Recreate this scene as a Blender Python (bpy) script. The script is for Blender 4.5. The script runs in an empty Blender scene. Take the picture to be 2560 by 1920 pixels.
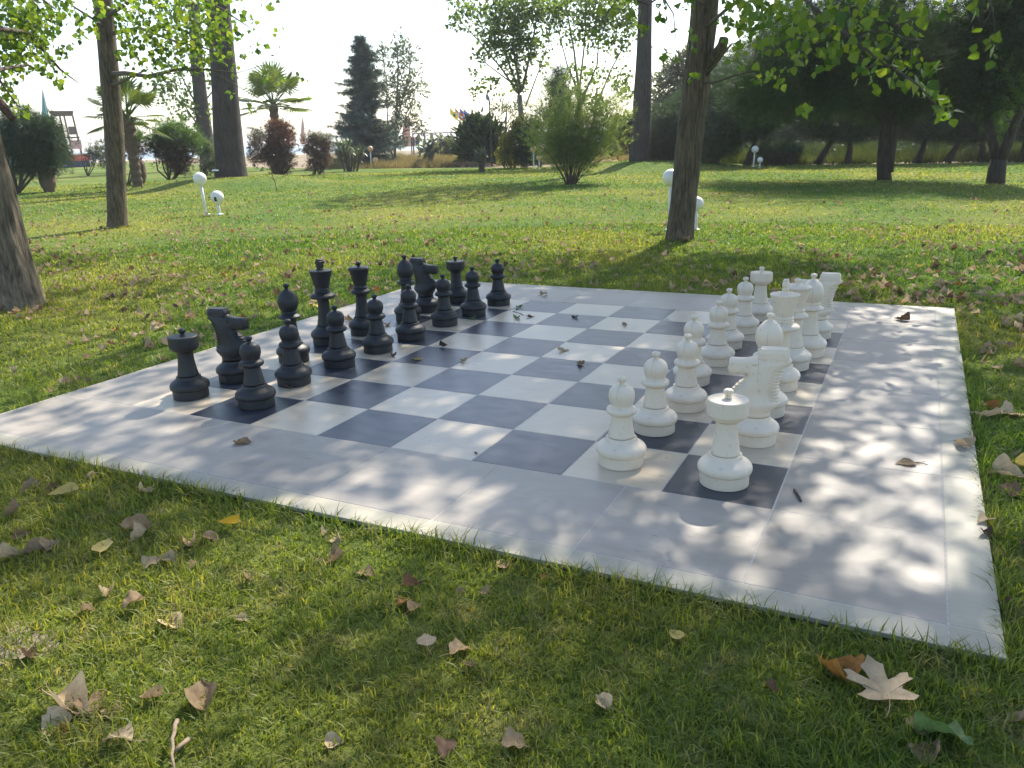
import bpy, bmesh, math, random
import numpy as np
from mathutils import Vector, Matrix, Euler
R = math.radians
rng = np.random.default_rng(7)
random.seed(7)
scene = bpy.context.scene
COL = scene.collection

# ------------------------------------------------------------------ camera
CAM = np.array([3.9901, -3.0459, 1.4265]); YAW, PIT, ROLL, FPX = 2.0328, .29433, -.03025, 2030.08
_fw = np.array([math.cos(YAW)*math.cos(PIT), math.sin(YAW)*math.cos(PIT), -math.sin(PIT)])
_r = np.array([math.sin(YAW), -math.cos(YAW), 0.]); _u = np.cross(_r, _fw)
_r2 = math.cos(ROLL)*_r + math.sin(ROLL)*_u; _u2 = -math.sin(ROLL)*_r + math.cos(ROLL)*_u
cd = bpy.data.cameras.new('camera'); cam = bpy.data.objects.new('camera', cd); COL.objects.link(cam)
cd.sensor_width = 36; cd.lens = FPX/2560*36; cd.clip_start = .05; cd.clip_end = 9000
m = Matrix.Identity(4)
for i in range(3):
    m[i][0], m[i][1], m[i][2], m[i][3] = _r2[i], _u2[i], -_fw[i], CAM[i]
cam.matrix_world = m
scene.camera = cam

# ------------------------------------------------------------------ sky and sun
SUN_EL, SUN_DX = R(46.), .03           # the sun stands ahead of the camera, toward +y
world = bpy.data.worlds.new('World'); scene.world = world; world.use_nodes = True
nt = world.node_tree; nt.nodes.clear()
sky = nt.nodes.new('ShaderNodeTexSky'); sky.sky_type = 'NISHITA'; sky.sun_disc = False
sky.sun_elevation = SUN_EL; sky.sun_rotation = math.atan2(SUN_DX, 1.0)
sky.air_density = 1.0; sky.dust_density = 1.2; sky.ozone_density = .7; sky.altitude = 0
bg = nt.nodes.new('ShaderNodeBackground'); bg.inputs[1].default_value = .15
wo = nt.nodes.new('ShaderNodeOutputWorld')
nt.links.new(sky.outputs[0], bg.inputs[0]); nt.links.new(bg.outputs[0], wo.inputs[0])
sd = bpy.data.lights.new('sun', 'SUN'); sd.energy = 4.7; sd.angle = R(.53); sd.color = (1, .92, .80)
sun = bpy.data.objects.new('sun', sd); COL.objects.link(sun)
SUNV = Vector((SUN_DX*math.cos(SUN_EL), math.cos(SUN_EL), math.sin(SUN_EL))).normalized()
sun.rotation_euler = SUNV.to_track_quat('Z', 'Y').to_euler(); sun.location = (0, 0, 30)
scene.view_settings.view_transform = 'Standard'; scene.view_settings.look = 'None'
scene.view_settings.exposure = 1.0; scene.view_settings.gamma = 1
scene.view_settings.use_curve_mapping = False
scene.render.engine = 'CYCLES'

# ------------------------------------------------------------------ surveying helpers
K = 2560/2212.
def ray(ox, oy):
    "direction from the tripod point towards a sighted mark"
    d = _fw + _r2*((ox*K-1280)/FPX) - _u2*((oy*K-960)/FPX)
    return d
def at(ox, oy, D):
    "sighted point at horizontal distance D"
    d = ray(ox, oy); t = D/math.hypot(d[0], d[1]); return CAM + d*t
def gnd(ox, oy, z=-.05):
    d = ray(ox, oy); t = (z-CAM[2])/d[2]; return CAM + d*t
def unproj(P):
    X = np.atleast_2d(P)-CAM; z = X@_fw
    return (1280+FPX*(X@_r2)/z)/K, (960-FPX*(X@_u2)/z)/K, z
def mpp(D): return K*D/FPX
GZ = -.026
MOUNDS = [(at(502, 383, 34), 3.2), (at(1383, 350, 38), 3.4)]
def gz(x, y):
    x = np.asarray(x, float); y = np.asarray(y, float)
    z = np.full(np.broadcast(x, y).shape, GZ)
    for c, r in MOUNDS:
        d2 = ((x-c[0])**2+(y-c[1])**2)/r**2
        z = z + (c[2]+.02-GZ)*np.exp(-d2*d2*.9)
    return z

# ------------------------------------------------------------------ object helpers
def link(o, parent=None):
    COL.objects.link(o)
    if parent is not None: o.parent = parent
    return o
def tag(o, label=None, cat=None, group=None, kind=None):
    if label: o['label'] = label
    if cat: o['category'] = cat
    if group: o['group'] = group
    if kind: o['kind'] = kind
    return o
def empty(name, loc=(0, 0, 0), rz=0, label=None, cat=None, group=None):
    o = bpy.data.objects.new(name, None); o.location = loc; o.rotation_euler = (0, 0, rz)
    o.empty_display_size = .1
    link(o); return tag(o, label, cat, group)
def pymesh(name, V, F, mat=None, smooth=False):
    me = bpy.data.meshes.new(name); me.from_pydata([tuple(v) for v in V], [], [tuple(f) for f in F])
    me.validate(clean_customdata=False)
    if mat: me.materials.append(mat)
    if smooth: me.polygons.foreach_set('use_smooth', [True]*len(me.polygons))
    me.update(); return me
def npmesh(name, V, loops, sizes, mat=None, smooth=False):
    "fast mesh from arrays"
    me = bpy.data.meshes.new(name)
    V = np.asarray(V, np.float32); loops = np.asarray(loops, np.int32).ravel(); sizes = np.asarray(sizes, np.int32)
    me.vertices.add(len(V)); me.vertices.foreach_set('co', V.ravel())
    me.loops.add(len(loops)); me.loops.foreach_set('vertex_index', loops)
    me.polygons.add(len(sizes)); st = np.concatenate([[0], np.cumsum(sizes)[:-1]]).astype(np.int32)
    me.polygons.foreach_set('loop_start', st)
    me.update(calc_edges=True)
    if mat: me.materials.append(mat)
    if smooth: me.polygons.foreach_set('use_smooth', np.ones(len(sizes), bool))
    return me
def obj(name, me, parent=None, loc=None, rot=None):
    o = bpy.data.objects.new(name, me)
    if loc is not None: o.location = loc
    if rot is not None: o.rotation_euler = rot
    return link(o, parent)
class MB:
    "collects shapes into one mesh"
    def __init__(s): s.V = []; s.F = []
    def add(s, V, F):
        n = len(s.V); s.V += [tuple(v) for v in V]; s.F += [tuple(i+n for i in f) for f in F]
    def box(s, x0, x1, y0, y1, z0, z1):
        s.add([(x0, y0, z0), (x1, y0, z0), (x1, y1, z0), (x0, y1, z0), (x0, y0, z1), (x1, y0, z1), (x1, y1, z1), (x0, y1, z1)],
              [(0, 3, 2, 1), (4, 5, 6, 7), (0, 1, 5, 4), (1, 2, 6, 5), (2, 3, 7, 6), (3, 0, 4, 7)])
    def chbox(s, x0, x1, y0, y1, z0, z1, c):
        V = []
        for (z, e) in ((z0, 0), (z1-c, 0), (z1, c)):
            V += [(x0+e, y0+e, z), (x1-e, y0+e, z), (x1-e, y1-e, z), (x0+e, y1-e, z)]
        F = [(0, 3, 2, 1), (8, 9, 10, 11)]
        for k in (0, 4):
            for i in range(4): F.append((k+i, k+(i+1) % 4, k+4+(i+1) % 4, k+4+i))
        s.add(V, F)
    def tube(s, pts, rad, n=8, cap=True):
        V, F = tube_arrays(pts, rad, n, cap); s.add(V, F)
    def sphere(s, c, r, n=16, m_=10, sc=(1, 1, 1)):
        prof = [(math.sin(math.pi*i/m_)*r, -math.cos(math.pi*i/m_)*r) for i in range(m_+1)]
        V, F = lathe_arrays(prof, n)
        s.add([(c[0]+v[0]*sc[0], c[1]+v[1]*sc[1], c[2]+v[2]*sc[2]) for v in V], F)
    def mesh(s, name, mat, smooth=False): return pymesh(name, s.V, s.F, mat, smooth)
def tube_arrays(pts, rad, n=8, cap=True, disp=None):
    P = [Vector(p) for p in pts]; V = []; F = []
    up = Vector((0, 0, 1)); L = len(P)
    t0 = (P[1]-P[0]).normalized()
    a = t0.orthogonal().normalized() if abs(t0.z) > .95 else t0.cross(up).normalized()
    if abs(t0.z) > .95: a = (Vector((1, 0, 0))-t0*t0.x).normalized()
    for i in range(L):
        t = (P[min(i+1, L-1)]-P[max(i-1, 0)]).normalized()
        a = (a-t*a.dot(t)).normalized(); b = t.cross(a)
        for j in range(n):
            th = 2*math.pi*j/n; r = rad[i]
            if disp is not None: r = r*disp(i, j, th)
            V.append(P[i]+a*(math.cos(th)*r)+b*(math.sin(th)*r))
    for i in range(L-1):
        for j in range(n):
            F.append((i*n+j, i*n+(j+1) % n, (i+1)*n+(j+1) % n, (i+1)*n+j))
    if cap:
        F.append(tuple(range(n-1, -1, -1))); F.append(tuple((L-1)*n+j for j in range(n)))
    return V, F
def chaikin(prof, it=1, keep=()):
    for _ in range(it):
        out = [prof[0]]
        for a, b in zip(prof[:-1], prof[1:]):
            out.append((a[0]*.75+b[0]*.25, a[1]*.75+b[1]*.25)); out.append((a[0]*.25+b[0]*.75, a[1]*.25+b[1]*.75))
        out.append(prof[-1]); prof = out
    return prof
def lathe_arrays(prof, n=40, mod=None):
    V = []; F = []; rows = []
    for (r, z) in prof:
        if r < 1e-6: rows.append([len(V)]); V.append((0, 0, z))
        else:
            row = []
            for j in range(n):
                th = 2*math.pi*j/n; rr = r*(mod(r, z, th) if mod else 1)
                row.append(len(V)); V.append((rr*math.cos(th), rr*math.sin(th), z))
            rows.append(row)
    for a, b in zip(rows[:-1], rows[1:]):
        for j in range(n):
            k = (j+1) % n
            if len(a) == 1 and len(b) == 1: continue
            if len(a) == 1: F.append((a[0], b[k], b[j]))
            elif len(b) == 1: F.append((a[j], a[k], b[0]))
            else: F.append((a[j], a[k], b[k], b[j]))
    return V, F

# ------------------------------------------------------------------ materials
def new_mat(name):
    mt = bpy.data.materials.new(name); mt.use_nodes = True; t = mt.node_tree
    return mt, t, t.nodes['Principled BSDF'], t.nodes['Material Output']
def N(t, typ, **kw):
    n = t.nodes.new(typ)
    for k, v in kw.items():
        if k.startswith('i_'): n.inputs[k[2:].replace('_', ' ')].default_value = v
        else: setattr(n, k, v)
    return n
def ramp(t, src, stops):
    r = t.nodes.new('ShaderNodeValToRGB'); e = r.color_ramp.elements
    while len(e) < len(stops): e.new(.5)
    for q, (p_, c) in zip(e, stops):
        q.position = p_; q.color = (*c, 1) if len(c) == 3 else c
    t.links.new(src, r.inputs[0]); return r
def mixc(t, f, a, b, mode='MIX'):
    n = t.nodes.new('ShaderNodeMix'); n.data_type = 'RGBA'; n.blend_type = mode
    for s, v in ((0, f), (6, a), (7, b)):
        if isinstance(v, (int, float)): n.inputs[s].default_value = v
        elif isinstance(v, tuple): n.inputs[s].default_value = (*v, 1)
        else: t.links.new(v, n.inputs[s])
    return n.outputs[2]
def noise(t, scale, detail=3, vec=None, rough=.55):
    n = N(t, 'ShaderNodeTexNoise'); n.inputs['Scale'].default_value = scale; n.inputs['Detail'].default_value = detail
    n.inputs['Roughness'].default_value = rough
    if vec is not None: t.links.new(vec, n.inputs['Vector'])
    return n.outputs['Fac']
def wpos(t): return N(t, 'ShaderNodeNewGeometry').outputs['Position']
def opos(t): return N(t, 'ShaderNodeTexCoord').outputs['Object']
def bump(t, h, dist, strength=1.):
    b = N(t, 'ShaderNodeBump'); b.inputs['Distance'].default_value = dist; b.inputs['Strength'].default_value = strength
    t.links.new(h, b.inputs['Height']); return b.outputs[0]
def simple(name, col, rough=.6, var=.12, scale=20, bumpd=0, metallic=0, spec=.5):
    mt, t, p, o = new_mat(name)
    f = noise(t, scale, 4, opos(t))
    c2 = tuple(max(0, c*(1-var)) for c in col); c1 = tuple(min(1, c*(1+var)) for c in col)
    r = ramp(t, f, [(.3, c2), (.7, c1)])
    t.links.new(r.outputs[0], p.inputs['Base Color']); p.inputs['Roughness'].default_value = rough
    p.inputs['Metallic'].default_value = metallic; p.inputs['Specular IOR Level'].default_value = spec
    if bumpd: t.links.new(bump(t, f, bumpd), p.inputs['Normal'])
    return mt
def leafmat(name, cols, transl=.5, rough=.5, patch=.3, tcol=None, spec=.4):
    mt, t, p, o = new_mat(name)
    g = N(t, 'ShaderNodeNewGeometry')
    n = len(cols); r = ramp(t, g.outputs['Random Per Island'], [(i/(n-1), c) for i, c in enumerate(cols)])
    f = noise(t, patch, 2, g.outputs['Position'])
    c = mixc(t, 1.0, r.outputs[0], ramp(t, f, [(.3, (.72, .72, .72)), (.7, (1.2, 1.2, 1.2))]).outputs[0], 'MULTIPLY')
    t.links.new(c, p.inputs['Base Color']); p.inputs['Roughness'].default_value = rough
    p.inputs['Specular IOR Level'].default_value = spec
    tr = N(t, 'ShaderNodeBsdfTranslucent')
    t.links.new(mixc(t, 1.0, c, tcol or (1.5, 1.5, .7), 'MULTIPLY'), tr.inputs[0])
    mx = N(t, 'ShaderNodeMixShader'); mx.inputs[0].default_value = transl
    t.links.new(p.outputs[0], mx.inputs[1]); t.links.new(tr.outputs[0], mx.inputs[2]); t.links.new(mx.outputs[0], o.inputs[0])
    return mt
def barkmat(name, a, b, sc=(34, 34, 4.5), bd=.02):
    mt, t, p, o = new_mat(name)
    mp = N(t, 'ShaderNodeMapping'); mp.inputs['Scale'].default_value = sc
    t.links.new(opos(t), mp.inputs[0])
    f = noise(t, 1, 6, mp.outputs[0], .65)
    r = ramp(t, f, [(.32, a), (.62, b)])
    f2 = noise(t, 1.7, 3, opos(t))
    c = mixc(t, 1., r.outputs[0], ramp(t, f2, [(.3, (.7, .72, .66)), (.7, (1.15, 1.1, 1.05))]).outputs[0], 'MULTIPLY')
    t.links.new(c, p.inputs['Base Color']); p.inputs['Roughness'].default_value = .9
    t.links.new(bump(t, f, bd), p.inputs['Normal'])
    return mt
def grass_color(t, pos, fine=None):
    "green lawn with dry straw patches, shared by the sheet and the blades"
    big = noise(t, .22, 3, pos); mid = noise(t, 1.3, 4, pos); sm = noise(t, 7, 3, pos)
    g = mixc(t, mid, (.078, .158, .028), (.13, .205, .036))
    g = mixc(t, ramp(t, big, [(.42, (0, 0, 0)), (.62, (1, 1, 1))]).outputs[0], g, (.215, .24, .05))
    dry = ramp(t, sm, [(.5, (0, 0, 0)), (.74, (.8, .8, .8))]).outputs[0]
    dry2 = mixc(t, 1., dry, ramp(t, mid, [(.42, (.15, .15, .15)), (.66, (1, 1, 1))]).outputs[0], 'MULTIPLY')
    return mixc(t, dry2, g, (.34, .29, .14))
M = {}
def mat_lawn():
    mt, t, p, o = new_mat('lawn_turf')
    pos = wpos(t); c = grass_color(t, pos)
    f = noise(t, 45, 5, pos, .7)
    c = mixc(t, 1., c, ramp(t, f, [(.3, (.35, .38, .3)), (.6, (1, 1, 1))]).outputs[0], 'MULTIPLY')
    t.links.new(c, p.inputs['Base Color']); p.inputs['Roughness'].default_value = .95; p.inputs['Specular IOR Level'].default_value = .1
    t.links.new(bump(t, f, .03), p.inputs['Normal']); return mt
def mat_blades():
    mt, t, p, o = new_mat('grass_blades')
    g = N(t, 'ShaderNodeNewGeometry'); c = grass_color(t, g.outputs['Position'])
    rr = ramp(t, g.outputs['Random Per Island'], [(0, (.45, .55, .5)), (.5, (1, 1, 1)), (.84, (1.3, 1.2, 1.2)), (.91, (1.8, 1.4, 1.7)), (1, (1.8, 1.35, 1.9))])
    c = mixc(t, 1., c, rr.outputs[0], 'MULTIPLY')
    t.links.new(c, p.inputs['Base Color']); p.inputs['Roughness'].default_value = .5; p.inputs['Specular IOR Level'].default_value = .35
    tr = N(t, 'ShaderNodeBsdfTranslucent'); t.links.new(mixc(t, 1., c, (1.5, 1.5, .55), 'MULTIPLY'), tr.inputs[0])
    mx = N(t, 'ShaderNodeMixShader'); mx.inputs[0].default_value = .5
    t.links.new(p.outputs[0], mx.inputs[1]); t.links.new(tr.outputs[0], mx.inputs[2]); t.links.new(mx.outputs[0], o.inputs[0])
    return mt
def mat_tile(name, a, b, rough, sc=5, streak=.5):
    mt, t, p, o = new_mat(name)
    oi = N(t, 'ShaderNodeObjectInfo'); pos = wpos(t)
    mp = N(t, 'ShaderNodeMapping'); mp.inputs['Scale'].default_value = (1, 3.5, 1); t.links.new(pos, mp.inputs[0])
    f = noise(t, sc, 6, mp.outputs[0], .65); f2 = noise(t, 1.3, 3, pos)
    c = ramp(t, f, [(.3, a), (.7, b)]).outputs[0]
    c = mixc(t, 1., c, ramp(t, oi.outputs['Random'], [(0, (.9, .9, .9)), (1, (1.08, 1.08, 1.08))]).outputs[0], 'MULTIPLY')
    c = mixc(t, 1., c, ramp(t, f2, [(.3, (.88, .88, .87)), (.7, (1.08, 1.08, 1.08))]).outputs[0], 'MULTIPLY')
    st_ = noise(t, 2.6, 6, pos, .7)
    c = mixc(t, ramp(t, st_, [(.55, (0, 0, 0)), (.72, (.45, .45, .45))]).outputs[0], c, tuple(x*.72 for x in a))
    mp2 = N(t, 'ShaderNodeMapping'); mp2.inputs['Scale'].default_value = (9, 60, 9); mp2.inputs['Rotation'].default_value = (0, 0, .5); t.links.new(pos, mp2.inputs[0]); scr = noise(t, 1, 4, mp2.outputs[0])
    big_ = noise(t, .9, 2, pos)
    c = mixc(t, mixc(t, 1., ramp(t, scr, [(.66, (0, 0, 0)), (.7, (.55, .55, .55))]).outputs[0], ramp(t, big_, [(.5, (0, 0, 0)), (.62, (1, 1, 1))]).outputs[0], 'MULTIPLY'), c, tuple(x*.45 for x in a))
    sp = noise(t, 70, 2, pos)
    c = mixc(t, ramp(t, sp, [(.76, (0, 0, 0)), (.8, (.6, .6, .6))]).outputs[0], c, (.16, .14, .11))
    t.links.new(c, p.inputs['Base Color'])
    t.links.new(ramp(t, f, [(.2, (rough-.07,)*3), (.8, (rough+.12,)*3)]).outputs[0], p.inputs['Roughness'])
    t.links.new(bump(t, f, .0006), p.inputs['Normal'])
    return mt
M['lawn'] = mat_lawn(); M['blades'] = mat_blades()
M['tile_light'] = mat_tile('cream_tile', (.49, .41, .295), (.585, .495, .365), .30)
M['tile_dark'] = mat_tile('slate_tile', (.024, .029, .041), (.052, .060, .078), .30)
M['tile_grey'] = mat_tile('grey_border_tile', (.292, .258, .212), (.378, .338, .284), .42, 3)
M['strip'] = mat_tile('edge_strip', (.32, .295, .22), (.405, .375, .29), .5, 4)
M['grout'] = simple('pale_grout', (.46, .42, .36), .9, .2, 60)
M['bed'] = simple('concrete_bed', (.2, .13, .1), .95, .4, 12, .01)
def mat_white(seam=True):
    mt, t, p, o = new_mat('white_plastic')
    pos = opos(t); f = noise(t, 9, 5, pos); f2 = noise(t, 45, 3, pos)
    c = mixc(t, ramp(t, f, [(.45, (0, 0, 0)), (.75, (.55, .55, .55))]).outputs[0], (.76, .65, .50), (.62, .52, .38))
    c = mixc(t, ramp(t, f2, [(.62, (0, 0, 0)), (.8, (.6, .6, .6))]).outputs[0], c, (.36, .32, .25))
    t.links.new(c, p.inputs['Base Color']); p.inputs['Roughness'].default_value = .5
    sx_ = N(t, 'ShaderNodeSeparateXYZ'); t.links.new(pos, sx_.inputs[0]); ab = N(t, 'ShaderNodeMath', operation='ABSOLUTE'); t.links.new(sx_.outputs[0], ab.inputs[0])
    lt = N(t, 'ShaderNodeMath', operation='LESS_THAN'); t.links.new(ab.outputs[0], lt.inputs[0]); lt.inputs[1].default_value = .0011
    ml = N(t, 'ShaderNodeMath', operation='MULTIPLY'); t.links.new(lt.outputs[0], ml.inputs[0]); t.links.new(ramp(t, f, [(.42, (.0,)*3), (.58, (.7,)*3)]).outputs[0], ml.inputs[1])
    if seam: t.links.new(mixc(t, ml.outputs[0], c, (.33, .27, .2)), p.inputs['Base Color'])
    t.links.new(bump(t, f, .002), p.inputs['Normal']); return mt
def mat_black():
    mt, t, p, o = new_mat('black_plastic')
    pos = opos(t); f = noise(t, 14, 6, pos, .7); f2 = noise(t, 6, 3, pos)
    c = ramp(t, f, [(.35, (.011, .012, .013)), (.75, (.03, .031, .033))]).outputs[0]
    c = mixc(t, ramp(t, f2, [(.55, (0, 0, 0)), (.8, (.4, .4, .4))]).outputs[0], c, (.05, .046, .038))
    t.links.new(c, p.inputs['Base Color'])
    t.links.new(ramp(t, f, [(.3, (.42,)*3), (.8, (.62,)*3)]).outputs[0], p.inputs['Roughness'])
    t.links.new(bump(t, f, .003), p.inputs['Normal']); return mt
M['white'] = mat_white(); M['white_base'] = mat_white(False); M['black'] = mat_black()
M['bark'] = barkmat('grey_brown_bark', (.028, .022, .015), (.165, .128, .085))
M['bark_light'] = barkmat('light_furrowed_bark', (.055, .042, .029), (.27, .215, .15), (26, 26, 3.5), .03)
M['bark2'] = barkmat('dark_bark', (.022, .018, .016), (.075, .061, .052), (22, 22, 3), .03)
M['bark3'] = barkmat('young_grey_bark', (.12, .105, .09), (.26, .24, .2), (14, 14, 3), .01)
M['twig'] = simple('twig_bark', (.09, .07, .05), .9, .3, 30)
M['poplar'] = leafmat('poplar_leaves', [(.04, .085, .018), (.075, .135, .022), (.12, .18, .028), (.2, .24, .035)], .6, .36)
M['poplar_far'] = leafmat('far_poplar_leaves', [(.065, .11, .035), (.10, .155, .045), (.14, .19, .06)], .6, .45)
M['pine'] = leafmat('pine_needles', [(.012, .032, .008), (.022, .055, .012), (.04, .085, .018)], .3, .6)
M['juniper'] = leafmat('juniper_sprays', [(.03, .06, .04), (.05, .09, .055), (.08, .12, .06)], .25, .6)
M['spruce'] = leafmat('blue_spruce_needles', [(.045, .075, .075), (.07, .11, .10), (.1, .15, .11)], .2, .6)
M['bushgreen'] = leafmat('bush_green', [(.05, .12, .025), (.085, .165, .035), (.13, .2, .045)], .4, .55)
M['bushdark'] = leafmat('bush_dark', [(.025, .05, .02), (.045, .08, .035), (.07, .11, .05)], .3, .5)
M['bushbrown'] = leafmat('dying_bush_twigs', [(.07, .05, .035), (.12, .08, .055), (.16, .09, .06)], .2, .8, tcol=(1.2, 1, .8))
M['bushred'] = leafmat('reddish_bush_top', [(.13, .06, .04), (.2, .09, .06), (.15, .1, .05)], .3, .8, tcol=(1.3, 1, .8))
M['grey'] = leafmat('grey_olive_leaves', [(.09, .11, .09), (.13, .16, .12), (.18, .2, .15)], .35, .5)
M['tamarisk'] = leafmat('tamarisk_feathers', [(.13, .18, .075), (.17, .22, .09), (.22, .27, .11)], .55, .7)
M['yellowgreen'] = leafmat('yellow_green_leaves', [(.13, .14, .04), (.19, .19, .05), (.25, .22, .07)], .5, .6)
M['palm'] = leafmat('palm_fronds', [(.06, .1, .02), (.1, .15, .03), (.16, .19, .05)], .35, .4)
M['yucca'] = leafmat('yucca_leaves', [(.05, .09, .03), (.09, .13, .05), (.14, .17, .08)], .2, .4)
M['drygrass'] = leafmat('dry_grass', [(.2, .16, .08), (.28, .23, .12), (.17, .18, .06)], .4, .8, tcol=(1.3, 1.2, .8))
M['weeds'] = leafmat('tall_weeds', [(.045, .075, .018), (.075, .11, .025), (.13, .14, .05)], .3, .8)

# ------------------------------------------------------------------ leaf clouds (numpy)
def T_poplar():
    V = np.array([(0, 0, 0), (.46, .2, -.1), (.40, .5, -.08), (0, 1, .02), (-.40, .5, -.08), (-.46, .2, -.1)], float)
    return V, [(0, 1, 2, 3), (0, 3, 4, 5)]
def T_long(w=.14):
    V = np.array([(0, 0, 0), (w, .4, -.03), (0, 1, -.08), (-w, .4, -.03)], float); return V, [(0, 1, 2), (0, 2, 3)]
def T_fan(n=5, spread=1.2, w=.03, seed=1):
    r = np.random.default_rng(seed); V = []; F = []
    for i in range(n):
        a = (i/(n-1)-.5)*spread+r.normal()*.1; e = r.normal()*.35; L = .7+.3*r.random()
        d = np.array([math.sin(a)*math.cos(e), math.cos(a)*math.cos(e), math.sin(e)])
        s = np.cross(d, [0, 0, 1]); s /= np.linalg.norm(s)
        k = len(V); V += [-s*w, s*w, d*L]; F.append((k, k+1, k+2))
    return np.array(V, float), F
def rand_rot(n, rg, dirs=None, up_bias=0.):
    "random frames; column 1 (leaf axis) follows dirs when given"
    if dirs is None:
        d = rg.normal(size=(n, 3)); d[:, 2] += up_bias
    else: d = dirs
    d = d/np.linalg.norm(d, axis=1, keepdims=True)
    a = rg.normal(size=(n, 3)); a -= d*(a*d).sum(1, keepdims=True); a /= np.linalg.norm(a, axis=1, keepdims=True)
    b = np.cross(a, d)
    return np.stack([a, d, b], axis=2)
def cloud(name, P, size, tmpl, mat, rg, dirs=None, up_bias=0., Rm=None):
    TV, TF = tmpl; n = len(P)
    if n == 0: P = np.zeros((1, 3)); n = 1; size = np.array([.01]); dirs = None
    Rm = rand_rot(n, rg, dirs, up_bias) if Rm is None else Rm
    size = np.broadcast_to(np.asarray(size, float), (n,))
    V = np.einsum('nij,kj->nki', Rm, TV)*size[:, None, None]+np.asarray(P)[:, None, :]
    kk = len(TV); loops = []; sizes = []
    Fl = np.concatenate([np.array(f) for f in TF]); sz = np.array([len(f) for f in TF])
    loops = (np.arange(n)[:, None]*kk+Fl[None, :]).ravel(); sizes = np.tile(sz, n)
    return npmesh(name, V.reshape(-1, 3), loops, sizes, mat)
def ellip(n, rg, c, r, shell=.55):
    d = rg.normal(size=(n, 3)); d /= np.linalg.norm(d, axis=1, keepdims=True)
    q = shell+(1-shell)*rg.random(n)**.6
    return np.asarray(c)+d*q[:, None]*np.asarray(r), d
def ground_pts(p, z): p = np.array(p); p[2] = z; return p

# ================================================================== SETTING
def grid_sheet(name, xs, ys, zf, mat, mask=None):
    X, Y = np.meshgrid(xs, ys); Z = zf(X, Y); V = np.stack([X.ravel(), Y.ravel(), Z.ravel()], 1)
    nx = len(xs); F = []
    for j in range(len(ys)-1):
        for i in range(nx-1):
            if mask is None or mask((xs[i]+xs[i+1])/2, (ys[j]+ys[j+1])/2):
                F.append((j*nx+i, j*nx+i+1, (j+1)*nx+i+1, (j+1)*nx+i))
    F = np.array(F); return npmesh(name, V, F.ravel(), np.full(len(F), 4), mat, True)
# far ground: dry field, beach, sea
fld, t, p, o_ = new_mat('dry_field')
pos = wpos(t); f1 = noise(t, .12, 4, pos); f2 = noise(t, 3, 5, pos, .7)
c = ramp(t, f1, [(.35, (.17, .16, .06)), (.5, (.27, .2, .12)), (.68, (.33, .26, .17))]).outputs[0]
c = mixc(t, 1., c, ramp(t, f2, [(.3, (.55, .55, .5)), (.7, (1.15, 1.15, 1.15))]).outputs[0], 'MULTIPLY')
t.links.new(c, p.inputs['Base Color']); p.inputs['Roughness'].default_value = .95
t.links.new(bump(t, f2, .1), p.inputs['Normal'])
# the land stops at the shore: a line running from far left to beyond the field
E1, E2 = at(-900, 350, 150), at(1500, 330, 210)
dsh = (E2-E1)[:2]; dsh /= np.linalg.norm(dsh); nsh = np.array([-dsh[1], dsh[0]])
if nsh@(E1[:2]-CAM[:2]) < 0: nsh = -nsh
def sh(a, b): return E1[:2]+dsh*a+nsh*b
q = [sh(-700, -1500), sh(1500, -1500), sh(1500, 0), sh(-700, 0)]
V = [(x[0], x[1], -.12) for x in q]+[(sh(-700, 26)[0], sh(-700, 26)[1], -1.7), (sh(1500, 26)[0], sh(1500, 26)[1], -1.7)]
gm = pymesh('ground', V, [(0, 1, 2, 3), (3, 2, 5, 4)], fld)
tag(obj('ground', gm), kind='structure')
sand = simple('beach_sand', (.42, .37, .3), .95, .12, .8)
V = [(*sh(-700, -22), -.1), (*sh(1500, -22), -.1), (*sh(1500, 0), -.1), (*sh(-700, 0), -.1), (*sh(-700, 26), -1.68), (*sh(1500, 26), -1.68)]
tag(obj('beach', pymesh('beach', V, [(0, 1, 2, 3), (3, 2, 5, 4)], sand)), kind='structure')
seam, t, p, o_ = new_mat('sea_water')
p.inputs['Base Color'].default_value = (.05, .12, .16, 1); p.inputs['Roughness'].default_value = .22
t.links.new(bump(t, noise(t, .5, 5, wpos(t)), .6), p.inputs['Normal'])
V = [(*sh(-5000, 16), -1.55), (*sh(6000, 16), -1.55), (*sh(6000, 6500), -1.55), (*sh(-5000, 6500), -1.55)]
tag(obj('sea', pymesh('sea', V, [(0, 1, 2, 3)], seam)), kind='structure')

# lawn: its far edge is a line seen beyond the lamps; on the left it runs on to the beach
ea, eb, ec, ed = at(2400, 350, 37)[:2], at(1430, 350, 39.5)[:2], at(740, 358, 50)[:2], at(560, 350, 60)[:2]
ee = at(300, 345, 112)[:2]; ef = at(-500, 350, 118)[:2]
EDGE = [np.array([14., 34.]), ea, eb, ec, ed, ee, ef]
LAWN = [np.array(q_, float) for q_ in ([(-2, -14), (16, -14), (30, 5), (26, 30)])] + EDGE + [at(-900, 500, 90)[:2], np.array([-14., -8.])]
def inpoly(x, y, poly):
    x = np.asarray(x); y = np.asarray(y); ins = np.zeros(x.shape, bool); n = len(poly)
    for i in range(n):
        x0, y0 = poly[i]; x1, y1 = poly[(i+1) % n]
        c = ((y0 > y) != (y1 > y)) & (x < (x1-x0)*(y-y0)/((y1-y0) if y1 != y0 else 1e-9)+x0)
        ins ^= c
    return ins
from mathutils import geometry as mg
bm = bmesh.new()
vs = [bm.verts.new((q_[0], q_[1], GZ)) for q_ in LAWN]; bm.faces.new(vs)
bmesh.ops.triangulate(bm, faces=bm.faces[:])
me = bpy.data.meshes.new('lawn'); bm.to_mesh(me); bm.free(); me.materials.append(M['lawn'])
if me.polygons[0].normal.z < 0: me.flip_normals()
tag(obj('lawn', me), kind='structure')
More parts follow.
